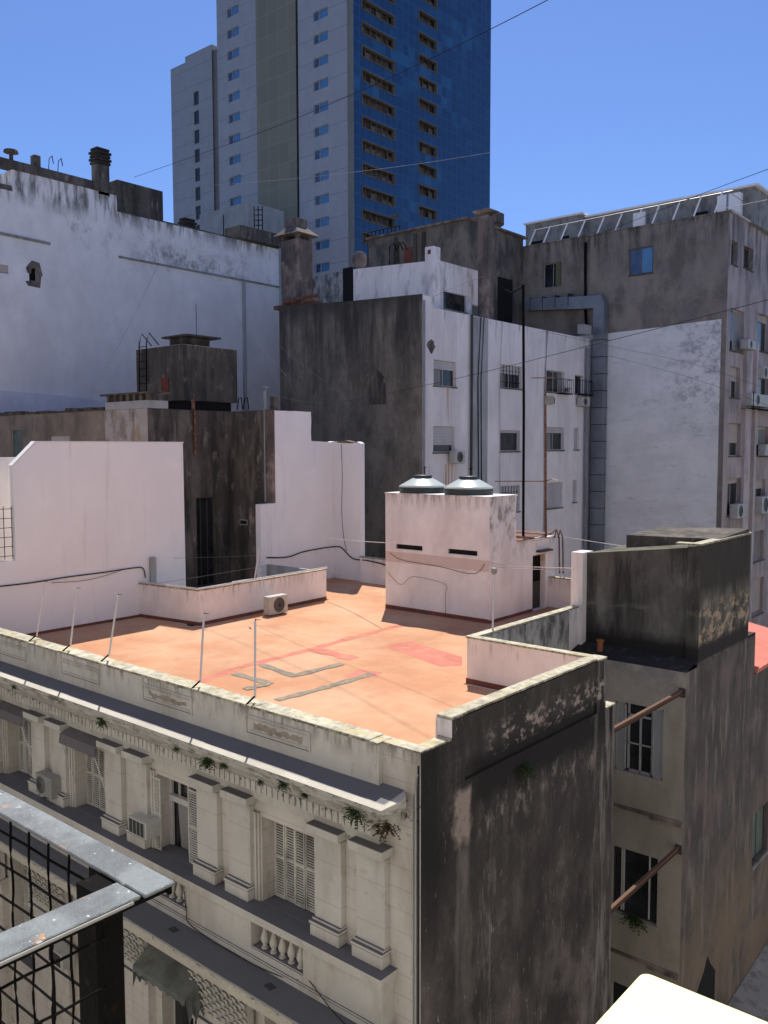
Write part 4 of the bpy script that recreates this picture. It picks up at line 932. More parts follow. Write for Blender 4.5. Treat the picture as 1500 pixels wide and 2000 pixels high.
# ================================================================== STREAKED DARK WALL + WHITE FACADE BLOCK
xc, yc = -20.71, 26.69
yF, xF = 47.77, -10.91
t = thing('white_apartment_block', 'mid-rise block with black streaked blank side and aged white window facade', 'building', (xc-5, yc+5, 0))
fD, fW = Fr('y', yc), Fr('x', xc)
b = B(); b.slab(fD, [(-32.63, 0), (xc, 0), (xc, 31.55), (-26, 31.75), (-32.63, 32.1)], -.01, 0); b.build('streaked_wall', m_centre, t)
b = B(); b.slab(fD, [(-26.5, 25.0), (-26.3, 26.6), (-25.9, 27.2), (-25.4, 27.9), (-24.9, 27.2), (-24.5, 26.5), (-24.4, 25.0)], 0, .004) if False else None
b.fbox(fD, -32.6, xc+.05, 31.56, 31.66, -.3, .05) if False else None
b.b.free()
A_ = [fD.on(x, y) for x, y in ((716, 790), (717, 748), (722, 735), (736, 720), (750, 735), (754, 750), (754, 790))]
B().slab(fD, A_[::-1], 0, .012).build('arched_mark', m_dirt, t)
wins = dict(w11=(847, 702, 891, 756), w12=(977, 711, 1019, 760), w13=(1067, 722, 1102, 768), w14=(1123, 732, 1139, 770), w21=(846, 832, 888, 883), w22=(976, 840, 1015, 881), w23=(1066, 834, 1101, 879), w24=(1121, 836, 1130, 878), w31=(977, 950, 1015, 998), w32=(1069, 943, 1098, 990), w33=(1119, 938, 1126, 980))
WR = {k: fW.rc(*v) for k, v in wins.items()}
WR['b1'] = fW.rc(850, 700+260, 890, 1010+0) ; 
b = B(); b.hole_wall(fW, [(yc, fW.on(848, 600)[0], 0, 31.5), (fW.on(848, 600)[0], yF, 0, 30.9)], list(WR.values()), .3); b.build('window_facade', m_facwhite, t)
b = B(); b.box(-32.6, xc-.02, yc+.02, yF, 30.4, 30.85); b.box(-32.6, xc-.8, yc+.02, yF, 0, 30.39); b.build('flat_roof', m_concrete, t)
cfg = dict(w11=(.35, 1, g_dark), w12=(.38, 1, g_dark), w13=(0, 1, g_dark), w14=(0, 0, g_dark), w21=(.72, 0, g_dark), w22=(.12, 0, g_dark), w23=(.25, 1, g_dark), w24=(1, 0, g_dark), w31=(1, 0, g_dark), w32=(1, 0, g_dark), w33=(1, 0, g_dark), b1=(.5, 0, g_dark))
for k, (s_, m_, gl) in cfg.items():
    window(t, fW, WR[k], d=-.2, pane=gl, mull=m_, shut=min(s_, .98), shutm=m_shutter, sill=True, bars=7 if k in ('w12', 'w31') else 0, sillm=m_stack, curt=dict(w11=.4, w12=.3, w13=-.25, w23=.4).get(k, 0))
# balcony baskets
for k, e in (('w13', .5), ('w14', .7)):
    u0, u1, v0, v1 = WR[k]; b = B(); u0 = u0+(u1-u0)*.55 if k == 'w13' else u0; u1 += e
    for i in range(7):
        uu = u0+(u1-u0)*i/6; b.fbox(fW, uu-.012, uu+.012, v0-.05, v0+.95, .43, .455)
    for vv in (v0-.05, v0+.93): b.fbox(fW, u0, u1, vv, vv+.03, .42, .46); b.fbox(fW, u0, u0+.03, vv, vv+.03, 0, .42); b.fbox(fW, u1-.03, u1, vv, vv+.03, 0, .42)
    b.fbox(fW, u0, u1, v0-.10, v0-.06, 0, .45); b.build('window_basket', m_dark, t)
weeds('green potted plant in the window basket of the white facade', fW.p(WR['w13'][1]-.2, WR['w13'][2]+.25, .2), 40, .5, out=(1, 0, 0))
b = B()
for x, r in ((917, .085),): p = fW.on(x, 800); b.tube([fW.p(p[0], 8, .15), fW.p(p[0], 30.9, .15)], r, 8)
b.build('dark_drainpipe', m_framedark, t)
for x, r, m in ((933, .035, m_wire), (939, .03, m_wire), (1063, .04, m_galv), (975, .025, m_wirepale)):
    b = B(); p = fW.on(x, 800); b.tube([fW.p(p[0], 8, .08), fW.p(p[0]+.05, 20, .08), fW.p(p[0]-.1, 27, .08), fW.p(p[0]+.2, 30.9, .08)], r, 5); b.build('wall_cable', m, t)
b = B(); p = fW.on(1141, 800); b.tube([fW.p(p[0], 8, .2), fW.p(p[0], 30.2, .2)], .11, 8); p = fW.on(825, 700); b.tube([fW.p(yc+.1, 8, .05), fW.p(yc+.1, 31.2, .05)], .07, 6); b.build('grey_drainpipe', m_galv, t)
b = B(); q0 = fW.on(921, 800)[0]; q1 = fW.on(952, 800)[0]; b.fbox(fW, q0, q1, 8, 30.86, .0, .02); b.build('grey_strip', m_greycol, t)
b = B(); c = fW.on(842, 676); random.seed(2); b.slab(fW, [(c[0]+.38*math.cos(a)*random.uniform(.75, 1.1), c[1]+.42*math.sin(a)*random.uniform(.75, 1.1)) for a in [i*2*math.pi/16 for i in range(16)]], 0, .008); b.build('bare_plaster_patch', m_stack, t)
b = B(); r = fW.rc(1128, 634, 1143, 655); b.fbox(fW, r[0], r[1], r[2], r[3], 0, .5); b.build('meter_box', m_pale, t)
r = fW.rc(865, 884, 894, 905); ac_unit(fW, r[0]+.45, r[1], r[2], r[3]+.1, .15, .40, 'split air conditioner under the half-shuttered window of the white facade, rust below', fan=.5)
r = fW.rc(1124, 776, 1139, 795); ac_unit(fW, r[0], r[1], r[2], r[3], .15, .40, 'split air conditioner at the far right end of the white facade', fan=.4)
b = B(); r = fW.rc(1063, 776, 1075, 789); b.fbox(fW, r[0], r[1], r[2], r[3], .05, .35); solo('junction_box', b, m_framedark, 'small dark box fixed on the white facade below the basket window', 'junction box', fW.p(r[0], r[2], .1))

# white penthouse with chimney on that block
t = thing('white_penthouse', 'small white rooftop room with stubby chimney and dark square window', 'rooftop room', (-24, 31, 30.86))
xw = PY(847, 512, 29.69)[0]; fN, fE = Fr('y', 29.69), Fr('x', xw)
yw1 = PX(943, 530, xw)[0]
wq = fE.rc(866, 568, 911, 611); wr2 = fE.rc(922, 594, 941, 614); wr2 = (wr2[0], min(wr2[1], yw1-.05), 30.95, wr2[3])
ztw = PX(900, 520, xw)[1]
b = B(); b.slab(fN, [(-28.76, 30.86), (xw, 30.86), (xw, 34.05), (xw-.9, 34.15), (-28.76, 34.45)], -.2, 0); b.build('front_wall', m_facwhite, t)
b = B(); b.hole_wall(fE, [(29.69, yw1, 30.2, ztw)], [wq, wr2], .25); b.box(-28.7, xw-.01, 29.9, yw1, ztw-.5, ztw-.02); b.box(-28.7, xw-.01, yw1-.25, yw1, 30.86, ztw-.51); b.build('side_wall', m_facwhite, t)
xk = PY(830, 500, 29.6)[0]; yk = PX(860, 500, xw+.04)[0]; zk = PY(846, 480, 29.6)[1]
B().box(xk, xw+.04, 29.6, yk, 30.86, zk).build('chimney', m_facwhite, t)
B().fbox(Fr('y', 29.6), xk+.2, xw-.15, zk-.45, zk-.2, 0, .01).build('flue_hole', m_brickred, t)
window(t, fE, wq, d=-.15, pane=g_dark, mull=1, frame=m_framedark); window(t, fE, wr2, d=-.15, pane=g_green, mull=0, frame=m_framegrey)
b = B(); b.fbox(fN, -29.6, -28.8, 31.0, 34.6, -.3, .1); b.build('dark_side_door', m_void, t)
b = B()
for xx in (755, 766, 773):
    p = fN.on(xx, 520); b.tube([fN.p(p[0], 34.4, -.3), fN.p(p[0], 35.5, -.3), fN.p(p[0]+.25, 35.7, -.4), fN.p(p[0]+.5, 35.2, -.5)], .04, 5)
solo('ladder_hoop', b, m_dark, 'three iron ladder hoops beside the white rooftop room', 'ladder hoops', fN.p(-28, 34.4, -.3))
b = B(); b.lathe((-22.0, 33.2), [(.02, 31.1), (.34, 31.25), (.40, 31.6), (.1, 31.8)], 12); 
p = fE.on(905, 600); solo('satellite_dish', b, m_pole, 'small white dish in front of the dark penthouse window', 'satellite dish', (-22.0, 33.2, 31.1)) if False else b.b.free()
b = B(); p = fE.on(907, 602); m_ = Matrix.Translation((xw+.45, p[0]-.2, p[1])) @ Matrix.Rotation(.9, 4, 'Z') @ Matrix.Diagonal((.20, .06, .36, 1)); bmesh.ops.create_uvsphere(b.b, u_segments=14, v_segments=8, radius=1, matrix=m_); b.tube([(xw+.45, p[0]-.2, p[1]), (xw+.45, p[0]-.2, 30.86)], .04, 5)
solo('satellite_dish', b, m_pole, 'small white satellite dish in front of the dark penthouse window', 'satellite dish', (xw+.45, p[0]-.2, 30.86), smooth=True)

# brick stacks
r0 = PY(546, 460, 27.7); r1 = PY(611, 460, 27.7)
t = thing('chimney', 'massive square stained chimney with wide hipped cap beside the streaked dark wall', 'chimney', (-32, 28.3, 30))
xx0, xx1 = PY(548, 500, 27.7)[0], PY(582, 500, 27.7)[0]
B().box(xx0, xx1, 27.7, 27.7+ (PX(611, 500, xx1)[0]-27.7), 24, 36.6).build('stack', m_stack, t, bevel=.04)
yy1 = PX(611, 500, xx1)[0]; e = .35; zc = 36.9; b = B(); cx, cy = (xx0+xx1)/2, (27.7+yy1)/2
v = [b.b.verts.new(q) for q in ((xx0-e, 27.7-e, zc), (xx1+e, 27.7-e, zc), (xx1+e, yy1+e, zc), (xx0-e, yy1+e, zc), (cx-.55, cy-.55, zc+.55), (cx+.55, cy-.55, zc+.55), (cx+.55, cy+.55, zc+.55), (cx-.55, cy+.55, zc+.55))]
for q in ((0, 1, 5, 4), (1, 2, 6, 5), (2, 3, 7, 6), (3, 0, 4, 7), (4, 5, 6, 7), (3, 2, 1, 0)): b.b.faces.new([v[i] for i in q])
b.box(cx-.5, cx+.5, cy-.5, cy+.5, zc+.55, zc+1.1); b.build('hipped_cap', m_stack, t)
b = B()
for sx in (xx0+.05, xx1-.3):
    for sy in (27.75, yy1-.3): b.box(sx, sx+.25, sy, sy+.25, 36.6, 36.9)
b.build('cap_post', m_dirt, t)
b = B(); b.box(xx0-.2, xx0+3.6, 27.2, 28.0, 32.05, 32.3); b.tube([(xx0+1, 27.0, 32.35), (xx0+3.8, 27.3, 32.6)], .12, 6); b.build('debris_at_foot', m_rust, t)
# column chimney
fE2 = Fr('x', xc+.15)
r = fE2.rc(957, 418, 969, 612)
t = thing('chimney', 'tall slender dark chimney column with small flat cap on the white facade roof', 'chimney', (xc, r[0], 30.8))
B().box(xc-.75, xc-.02, r[0], r[1], 30.86, r[3]).build('stack', m_stack, t, bevel=.03)
B().box(xc-1.0, xc+.2, r[0]-.22, r[1]+.22, r[3]+.22, r[3]+.34).build('cap', m_stack, t)
b = B(); b.box(xc-.65, xc-.12, r[0]+.1, r[1]-.1, r[3], r[3]+.22); b.box(xc-.55, xc-.2, r[0]+.2, r[1]-.2, r[3]+.34, r[3]+.5); b.build('cap_neck', m_dirt, t)
# dark penthouse behind
t = thing('dark_penthouse', 'large dark weathered rooftop block with bleached top edge behind the white rooftop room', 'rooftop block', (-30, 42, 30))
yM = 40.0; c0 = PY(720, 468, yM); c1 = PY(912, 430, yM); xm = c1[0]; ye = PX(1022, 464, xm)[0]; zt = (c0[1]+c1[1])/2
fM = Fr('y', yM); fM2 = Fr('x', xm)
b = B(); b.box(c0[0], xm, yM, ye, 28, zt); b.build('wall', m_penthouse, t)
b = B(); b.box(c0[0]-.1, xm+.25, yM-.25, ye+.3, zt+.01, zt+.16); b.build('roof_edge', m_stack, t)
b = B(); r = fM.rc(790, 485, 807, 530); b.fbox(fM, *r, 0, .05); b.build('red_door', m_brickred, t)
for x in (775, 812, 829): p = fM.on(x, 480); B().fbox(fM, p[0]-.1, p[0]+.15, 31, zt-.3, 0, .25).build('dark_fin', m_dirt, t)
b = B(); r = fM2.rc(972, 540, 1000, 590); b.fbox(fM2, r[0], r[1], 30, r[3], 0, .05); b.build('dark_opening', m_void, t)
B().lathe((xm-2.2, yM+6.2), [(.95, zt+.16), (.95, zt+1.1), (1.2, zt+1.15), (1.2, zt+1.9), (.9, zt+2.0)], 16).build('roof_tank', m_stack, t)
b = B(); b.box(-41.5, c0[0]+.02, yM-1.5, yM+4, 28, PY(690, 530, yM-1.5)[1]); b.build('lower_wing', m_dirt, t)
b = B(); 
for i in range(9): p = fM.on(705+i*8, 470); b.tube([(c0[0]-1.4+i*.42, yM+1.5, zt-2), (c0[0]-1.4+i*.42, yM+1.5, zt+1.1)], .04, 4)
b.tube([(c0[0]-1.4, yM+1.5, zt+1.1), (c0[0]+2, yM+1.5, zt+1.1)], .04, 4); b.build('railing', m_dark, t)
b = B(); c = PD(703, 508, 62); bmesh.ops.create_uvsphere(b.b, u_segments=18, v_segments=10, radius=1, matrix=Matrix.Translation(c) @ Matrix.Rotation(.7, 4, 'Z') @ Matrix.Diagonal((.55, .16, .62, 1))); b.tube([c, c-Vector((0, 0, 1.2))], .06, 5)
solo('satellite_dish', b, m_stack, 'large rusty round dish at the left edge of the dark rooftop block', 'satellite dish', c-Vector((0, 0, 1.2)), smooth=True)
b = B(); c = PD(773, 440, 62); b.prism([(c.x-.25, c.y-.25), (c.x+.25, c.y-.25), (c.x+.25, c.y+.25), (c.x-.25, c.y+.25)], zt, c.z+.7); solo('chimney', b, m_dirt, 'thin dark chimney standing before the blue tower windows', 'chimney', (c.x, c.y, zt))
b = B(); r = Fr('y', 34).rc(612, 540, 665, 590); b.box(r[0], r[1], 34, 38, 28, r[3]); solo('roof_room', b, m_dirtywhite, 'small mouldy white roof room just right of the massive chimney', 'roof structure', (r[0], 34, 28))
b = B(); r = Fr('y', 60).rc(390, 420, 486, 470); b.box(r[0], r[1], 60, 66, 30, r[3]); 
t = thing('roof_room', 'clean white rooftop room with masts, left of the tower foot', 'rooftop room', (r[0], 60, 30)); b.build('wall', m_pale, t)
fq = Fr('y', 59.5); b = B()
for x in (437, 497, 505, 513): 
    p = fq.on(x, 470); q_ = fq.on(x, 402 if x > 450 else 420); b.tube([(p[0], 59.5, p[1]-1), (p[0], 59.5, q_[1])], .08, 4)
for i in range(5): a = fq.on(498, 410+i*10); c = fq.on(513, 410+i*10); b.tube([(a[0], 59.5, a[1]), (c[0], 59.5, c[1])], .05, 4)
b.build('mast_ladder', m_dark, t)
b = B(); r = Fr('x', -41.5).rc(472, 446, 545, 485); b.box(-43.5, -41.6, r[0], 35.4, 38.75, 39.7); solo('parapet_wall', b, m_dirt, 'dark low wall on the right end of the big white wall', 'wall', (-42, r[0], 38.7))

# ================================================================== RIGHT-HAND TALL BLOCK
t = thing('corner_apartment_block', 'large right-hand block, brown-grey above, chalky white below, windows around its corner', 'building', (xF-8, yF+8, 0))
fA_, fR_ = Fr('y', yF), Fr('x', xF)
h1 = fA_.rc(1061, 516, 1096, 558); h2 = fA_.rc(1229, 487, 1275, 532)
b = B(); b.hole_wall(fA_, [(-30, xF, 31.3, 38.7)], [h1, h2], .3); b.build('brown_wall', m_brown, t)
b = B(); b.slab(fA_, [(-30, 0), (xF-.35, 0), (xF-.35, 31.55), (-13, 31.5), (-16, 31.38), (-20, 31.3), (-30, 31.3)], -.01, .012); b.build('painted_wall', m_greywhite, t)
b = B(); b.hole_wall(fA_, [(xF-.36, xF, 0, 31.3)], [], .1); b.box(-30, xF-.02, yF+.02, yF+30, 0, 38.6, skip='fbr'); b.fbox(fA_, -30.1, xF+.08, 38.65, 38.75, -.4, .08); b.build('corner_and_roof', m_brown, t)
RW = [(1429, 468, 1440, 520, 0, 0), (1453, 478, 1470, 530, 0, 1), (1427, 600, 1452, 690, 0, 1), (1427, 715, 1444, 778, .45, 1), (1424, 826, 1446, 890, .6, 0), (1421, 935, 1446, 1003, .15, 1), (1474, 832, 1500, 890, .1, 0), (1472, 938, 1494, 995, .3, 1), (1480, 610, 1502, 690, .2, 0), (1478, 720, 1502, 790, .2, 0), (1468, 1040, 1491, 1092, .0, 1), (1466, 1135, 1490, 1195, .95, 0), (1502, 1040, 1526, 1100, .5, 1), (1504, 480, 1520, 535, .5, 1)]
hs = []
for (a, c, d, e, s_, m_) in RW: hs.append(fR_.rc(a, c, d, e))
b = B(); b.hole_wall(fR_, [(yF, yF+30, 0, 38.65)], hs, .45); b.build('street_wall', m_streetside, t)
b = B()
for x in (1448, 1476): p = fR_.on(x, 900)
for (u0, u1) in ((fR_.on(1447, 900)[0]+.1, fR_.on(1459, 900)[0]), (fR_.on(1459, 900)[0]+.9, fR_.on(1468, 900)[0]+.3)): b.fbox(fR_, u0, u1, 0, 30.5, 0, .22)
b.fbox(fR_, yF, yF+30, 38.66, 38.8, -.3, .15); b.build('vertical_rib', mat('pinkish_rib_render', (.56, .48, .46), [dict(c=(.25, .22, .21), f=.6, n=(1, 1, .3, 6, .5, .66))]), t)
for i, ((a, c, d, e, s_, m_), h) in enumerate(zip(RW, hs)): window(t, fR_, h, curt=(0, .4, -.5, .6, 0, .35, -.4, .5)[i % 8] if s_ < .5 else 0, d=-.3, pane=g_dark, mull=m_, shut=s_, shutm=m_shuttertan, frame=m_frametan if c < 550 else m_frame, sill=True, sillm=m_dirt)
window(t, fA_, h1, d=-.2, mull=1, frame=m_framegrey, pane=g_dark); w_ = window(t, fA_, h2, d=-.12, mull=1, frame=m_frametan, pane=g_mid, sillm=m_dirt)
B().fbox(fA_, (h2[0]+h2[1])/2+.05, h2[1]-.08, h2[2]+.08, h2[3]-.08, -.13, -.10).build('open_blue_pane', g_blue, w_)
b = B(); b.fbox(fA_, h1[1]-.55, h1[1]-.1, h1[2]+.06, h1[3]-.06, -.2, -.12); b.build('half_open_shutter', mat('olive_shutter', (.16, .15, .08), bump=None), t)
# big sheet-metal duct
def sq_duct(b, fr, pts, w_, d0, d1):
    for (p, q) in zip(pts, pts[1:]):
        u0, u1 = sorted((p[0], q[0])); v0, v1 = sorted((p[1], q[1])); b.fbox(fr, u0-w_/2, u1+w_/2, v0-w_/2, v1+w_/2, d0, d1)
dv = fA_.on(1176, 800); dx = dv[0]
pa = fA_.on(1035, 598); pb = fA_.on(1176, 592)
b = B(); w_ = .44; b.slab(fA_, [(pa[0], pa[1]-w_), (dx-w_-.0, pb[1]-w_), (dx-w_, 12), (dx+w_, 12), (dx+w_, pb[1]-.15), (dx+w_*.4, pb[1]+w_), (pa[0], pa[1]+w_)], .15, .85); dct = b.build('ventilation_duct', m_galv, t)
b = B()
for i in range(14): b.fbox(fA_, dx-w_-.03, dx+w_+.03, 14.5+i*1.25, 14.56+i*1.25, .12, .88)
for i in range(4): b.fbox(fA_, pa[0]+.5+i*1.1, pa[0]+.55+i*1.1, pa[1]-w_-.05, pa[1]+w_+.03, .12, .88)
b.build('duct_flange', m_framedark, dct)
b = B(); b.tube([fA_.p(fA_.on(1145, 465)[0], 38.2, .1), fA_.p(fA_.on(1146, 470)[0], 37.6, .2), fA_.p(fA_.on(1146, 600)[0], 33, .2), fA_.p(fA_.on(1150, 640)[0], 31.5, .3)], .10, 6); b.build('black_roof_drain', m_dark, t)
# roof structure with leaning white struts
fQ = Fr('y', yF+3.5); zl = fQ.on(1027, 440)[1]; z_ = fQ.on(1140, 424)[1]; xr = fQ.on(1471, 362)[0]; x_l = fQ.on(1027, 440)[0]; xm_ = fQ.on(1138, 424)[0]
zt2 = (z_+fQ.on(1471, 362)[1])/2
b = B(); b.box(x_l, xm_, yF+3.5, yF+12, 38.6, zl); b.box(xm_+.01, xr, yF+3.9, yF+13, 38.6, zt2); b.build('roof_storey', m_concrete, t)
b = B(); b.box(x_l-.1, xm_+.1, yF+3.3, yF+12.1, zl+.005, zl+.14); b.box(xm_+.11, xr+.3, yF+3.6, yF+13.1, zt2+.005, zt2+.14); b.build('painted_sunlit_edge', m_newwhite, t)  # white strips painted in for the sunlit top edges
for x0, x1 in ((1040, 1060), (1098, 1112), (1360, 1382)): r = fQ.rc(x0, 380, x1, 440); B().box(r[0], r[1], yF+3.42, yF+3.49, 38.9, 39.9).build('dark_roof_opening', m_void, t)
b = B(); r = fQ.rc(1240, 400, 1262, 440); b.box(r[0], r[1], yF+3.2, yF+3.48, 38.6, zt2-.5); b.build('white_roof_panel', m_newwhite, t); b = B(); r = fQ.rc(1403, 374, 1447, 400); b.box(r[0], r[1], yF+3.3, yF+3.88, 38.6, zt2-.35); b.build('white_roof_panel', m_newwhite, t)
b = B()
for i, (x, h) in enumerate(((1032, 1.3), (1060, 1.3), (1094, 1.3), (1128, 1.25), (1165, 1.25), (1200, 1.25), (1238, 1.3), (1272, 1.35), (1312, 1.35), (1353, 1.4), (1394, 1.45))):
    p = fA_.on(x, 430); B().tube([(p[0], yF+.1, 38.75), (p[0]+.35, yF+.5, 38.75+h)], .06, 5).build('leaning_strut', m_newwhite, t)
b = B(); b.tube([(fA_.on(1032, 430)[0]+.3, yF+.5, 40.0), (xF, yF+.5, 40.15)], .03, 4); b.tube([(xF-.2, yF+.1, 38.8), (xF-.2, yF+.1, 39.9)], .08, 5); b.tube([(xF-.2, yF+4, 38.8), (xF-.2, yF+4, 39.9)], .10, 5); b.tube([(xF, yF+.3, 39.9), (xF-.1, yF+12, 39.9)], .03, 4); b.build('roof_railing', m_galv, t)
b = B(); b.box(xF-6, xF-.3, yF+12, yF+20, 38.6, 41.6); b.build('rear_roof_room', m_pale, t)
# its air conditioners
for (x0, y0_, x1, y1_, L) in ((1443, 663, 1460, 686, 'small air conditioner under the upper corner window of the right-hand block'), (1450, 768, 1486, 797, 'largest air conditioner on the right-hand block, on its steel shelf'),
        (1474, 716, 1486, 742, 'air conditioner directly above the largest one on the right-hand block'), (1422, 985, 1442, 1010, 'air conditioner at the lowest window next to the corner of the right-hand block'),
        (1471, 970, 1493, 1000, 'air conditioner at the right window above the dark tank building'), (1478, 868, 1502, 890, 'air conditioner at the frame edge, mid-height of the right-hand block')):
    r = fR_.rc(x0, y0_, x1, y1_); ac_unit(fR_, r[0]+.2, r[1], r[2], r[3], .05, .55, L, fan=.35)
r = fR_.rc(1446, 797, 1500, 803); b = B(); b.fbox(fR_, r[0], r[1]+1, r[2], r[3]-.02, 0, .9); b.fbox(fR_, r[0], r[0]+.05, r[3]-.02, r[3]+1.1, .85, .9); solo('steel_shelf', b, m_dark, 'black steel balcony shelf under the largest air conditioner', 'shelf', fR_.p(r[0], r[2], 0))

# ================================================================== TOWER
yT, xT = 70.76, -66.53
t = thing('tower_block', 'very tall modern tower with white window strips and deep blue glass side', 'tower', (-80, 85, 0))
fT, fU, fV = Fr('y', yT), Fr('x', xT), Fr('y', yT+8)
us = [Fr('y', yT).on(x, 100)[0] for x in (424, 500, 578, 582)]
per = 2.93
z_ref = fT.on(627, 390)[1]      # centre of one window row
rows = [z_ref+per*i for i in range(-4, 12)]
wl = [(-90.46, -87.8)] ; wl2 = [(-73.1, -70.4)]
HL = [(-90.45, -87.85, z-.60, z+.62) for z in rows]; HR = [(-73.1, -70.42, z-.60, z+.62) for z in rows]
b = B(); b.hole_wall(fT, [(us[0], us[1], 30, 98)], HL, .3); b.build('white_wall', m_towerw, t)
b = B(); b.hole_wall(fT, [(us[3], xT, 30, 98)], HR, .3); b.build('white_wall', m_towerw, t)
b = B(); b.hole_wall(fT, [(us[1], us[2], 30, 98)], [], .1); b.build('olive_glass_strip', m_olive, t)
B().box(us[2], us[3], yT+.3, yT+.4, 30, 98).build('dark_gap', m_void, t)
b = B(); b.box(us[0]-.01, xT-1.5, yT+.5, yT+32, 0, 97.9); b.build('core', m_towerb, t)
B().box(xT-.5, xT+.02, yT-.02, yT+.6, 30, 98).build('corner_strip', m_towerb, t)
ue = fU.on(958, 200)[0]
per2 = per; zb = fU.on(738, 405/2.27)[1]
BL_ = []; r1 = fU.rc(708, 168, 770, 190); zc1 = fU.on(738, 398)[1]
for i in range(-3, 12): BL_.append((72.9, 79.6, z_ref+.55+per*i-.75-2.93, z_ref+.55+per*i+.75-2.93))
BS_ = [(84.7, 89.0, a, c) for (_, _, a, c) in BL_]
b = B(); b.hole_wall(fU, [(yT+.6, ue, 30, 98)], BL_+BS_, .9); b.build('blue_glass_wall', m_blue, t)
B().box(xT-1.4, xT-1.0, yT+1.5, yT+20, 30, 98).build('balcony_back', m_stack, t)
random.seed(4)
for (u0, u1, v0, v1) in BL_+BS_:
    b = B(); w_ = .13
    for a in ((u0, u1, v1-w_, v1), (u0, u1, v0, v0+w_*.8), (u0, u0+w_, v0+w_, v1-w_), (u1-w_, u1, v0+w_, v1-w_)): b.fbox(fU, *a, -.5, .06)
    bc = b.build('balcony_opening', m_frametan, t)
    b = B(); n = int((u1-u0)/1.1); b.fbox(fU, u0+.1, u1-.1, v0+.1, v0+.2, -.62, -.36)
    for i in range(n+1): c = u0+(u1-u0)*i/n; b.fbox(fU, c-.04, c+.04, v0+.1, v1-.1, -.45, -.38)
    for i in range(n):
        if random.random() < .6: c = u0+(u1-u0)*i/n; b.fbox(fU, c+.1, c+1.0, v0+.1, v0+random.uniform(.4, 1.2), -.6, -.5)
    b.build('balcony_glazing', m_frametan, bc)
for h in HL+HR:
    u0, u1, v0, v1 = h; b = B()
    for a in ((u0, u1, v1-.08, v1), (u0, u1, v0, v0+.08), (u0, u0+.08, v0+.08, v1-.08), (u1-.08, u1, v0+.08, v1-.08), (u0+.95, u0+1.05, v0+.08, v1-.08)): b.fbox(fT, *a, -.2, -.1)
    wi = b.build('window', m_towerw, t); B().fbox(fT, u0+.05, u0+1.0, v0+.05, v1-.05, -.24, -.19).build('pane', g_mid, wi)
    B().fbox(fT, u0+1.0, u1-.05, v0+.05, v1-.05, -.24, -.19).build('pane', glass_b if 'glass_b' in globals() else g_blue, wi)
t = thing('tower_wing', 'lower white wing at the left of the tower with a single column of slot windows', 'tower', (-108, 85, 0))
xs = [fV.on(x, 130)[0] for x in (333, 414, 426)]
zw = fV.on(383, 192)[1]
HW = [(fV.on(378, 190)[0], fV.on(388, 190)[0], zw-3.05*i-1.1, zw-3.05*i+1.1) for i in range(10)]
zt1, zt3 = fV.on(333, 130)[1], fV.on(415, 97)[1]
b = B(); b.hole_wall(fV, [(xs[0], xs[1]-.0, 30, min(zt1, zt3))], HW, .3); b.box(xs[0], xs[1], yT+8.4, yT+22, 0, min(zt1, zt3), skip='')
b.box(xs[0]+4, xs[1], yT+8.0, yT+21, min(zt1, zt3)+.01, zt3+.9); b.build('white_wall', m_towerw, t)
B().box(xs[1], xs[2]+3, yT+8.3, yT+20, 30, zt3).build('beige_return', m_towerb, t)
for (u0, u1, v0, v1) in HW:
    b = B()
    for a in ((u0, u1, v1-.1, v1), (u0, u1, v0, v0+.1), (u0, u0+.1, v0+.1, v1-.1), (u1-.1, u1, v0+.1, v1-.1)): b.fbox(fV, *a, -.2, -.1)
    wi = b.build('window', m_towerb, t); B().fbox(fV, u0+.05, u1-.05, v0+.05, v1-.05, -.26, -.2).build('pane', g_dark, wi)

# ================================================================== RIGHT: TANK BUILDING OVER THE REAR WING
t = thing('rear_wing', 'dark stained rear wing with cream courtyard wall, shuttered windows and raised tank block', 'building', (-2, 14, 0))
z0, z1_ = 19.18, 19.70
b = B()
b.prism([(-3.95, 14.42), (-.34, 14.42), (-.34, 19.1), (-3.95, 19.1)], 16.08, [19.17, 19.62, 19.66, 19.2]); b.build('tank_block', m_tank, t)
b = B(); b.prism([(-.40, 14.30), (.02, 14.30), (.02, 19.15), (-.34, 19.15), (-.34, 14.6), (-.40, 14.6)], 15.9, [19.66, 19.69, 19.70, 19.66, 19.64, 19.64]); b.build('tank_corner_wall', m_tank, t)
b = B(); b.prism([(-.75, 14.20), (.05, 14.20), (.05, 19.2), (-.28, 19.2), (-.28, 14.5), (-.75, 14.5)], 19.71, [19.78]*6); b.build('tank_coping', m_coping, t, bevel=.01)
b = B(); b.prism([(-3.25, 16.0), (.0, 16.0), (.0, 19.0), (-3.25, 19.0)], 19.2, [19.72, 19.78, 19.92, 19.80]); b.build('tank_hatch_slab', m_dirt, t)
b = B(); b.prism([(-4.40, 14.12), (-3.96, 14.12), (-3.96, 14.9), (-4.40, 14.9)], 15.7, 19.2); b.build('white_end_pier', m_facwhite, t)
fc = Fr('y', 13.4); c1_ = (-2.34, -.70, 12.2, 14.5); c2_ = (-2.34, -.78, 7.35, 9.6); c3_ = (-2.34, -.78, 2.6, 4.9)
b = B(); b.hole_wall(fc, [(-4.1, -.0, 0, 15.82)], [c1_, c2_, c3_], .30); b.build('courtyard_wall', m_court, t)
b = B(); b.face([(-4.1, 13.4, 15.82), (0, 13.4, 15.82), (0, 14.45, 16.08), (-4.1, 14.45, 16.08)]); b.build('ledge_roof', mat('black_roof_felt', (.03, .028, .026), [dict(c=(.08, .07, .06), f=.6, n=(3, 3, 3, 6, .5, .66))]), t, flip=False)
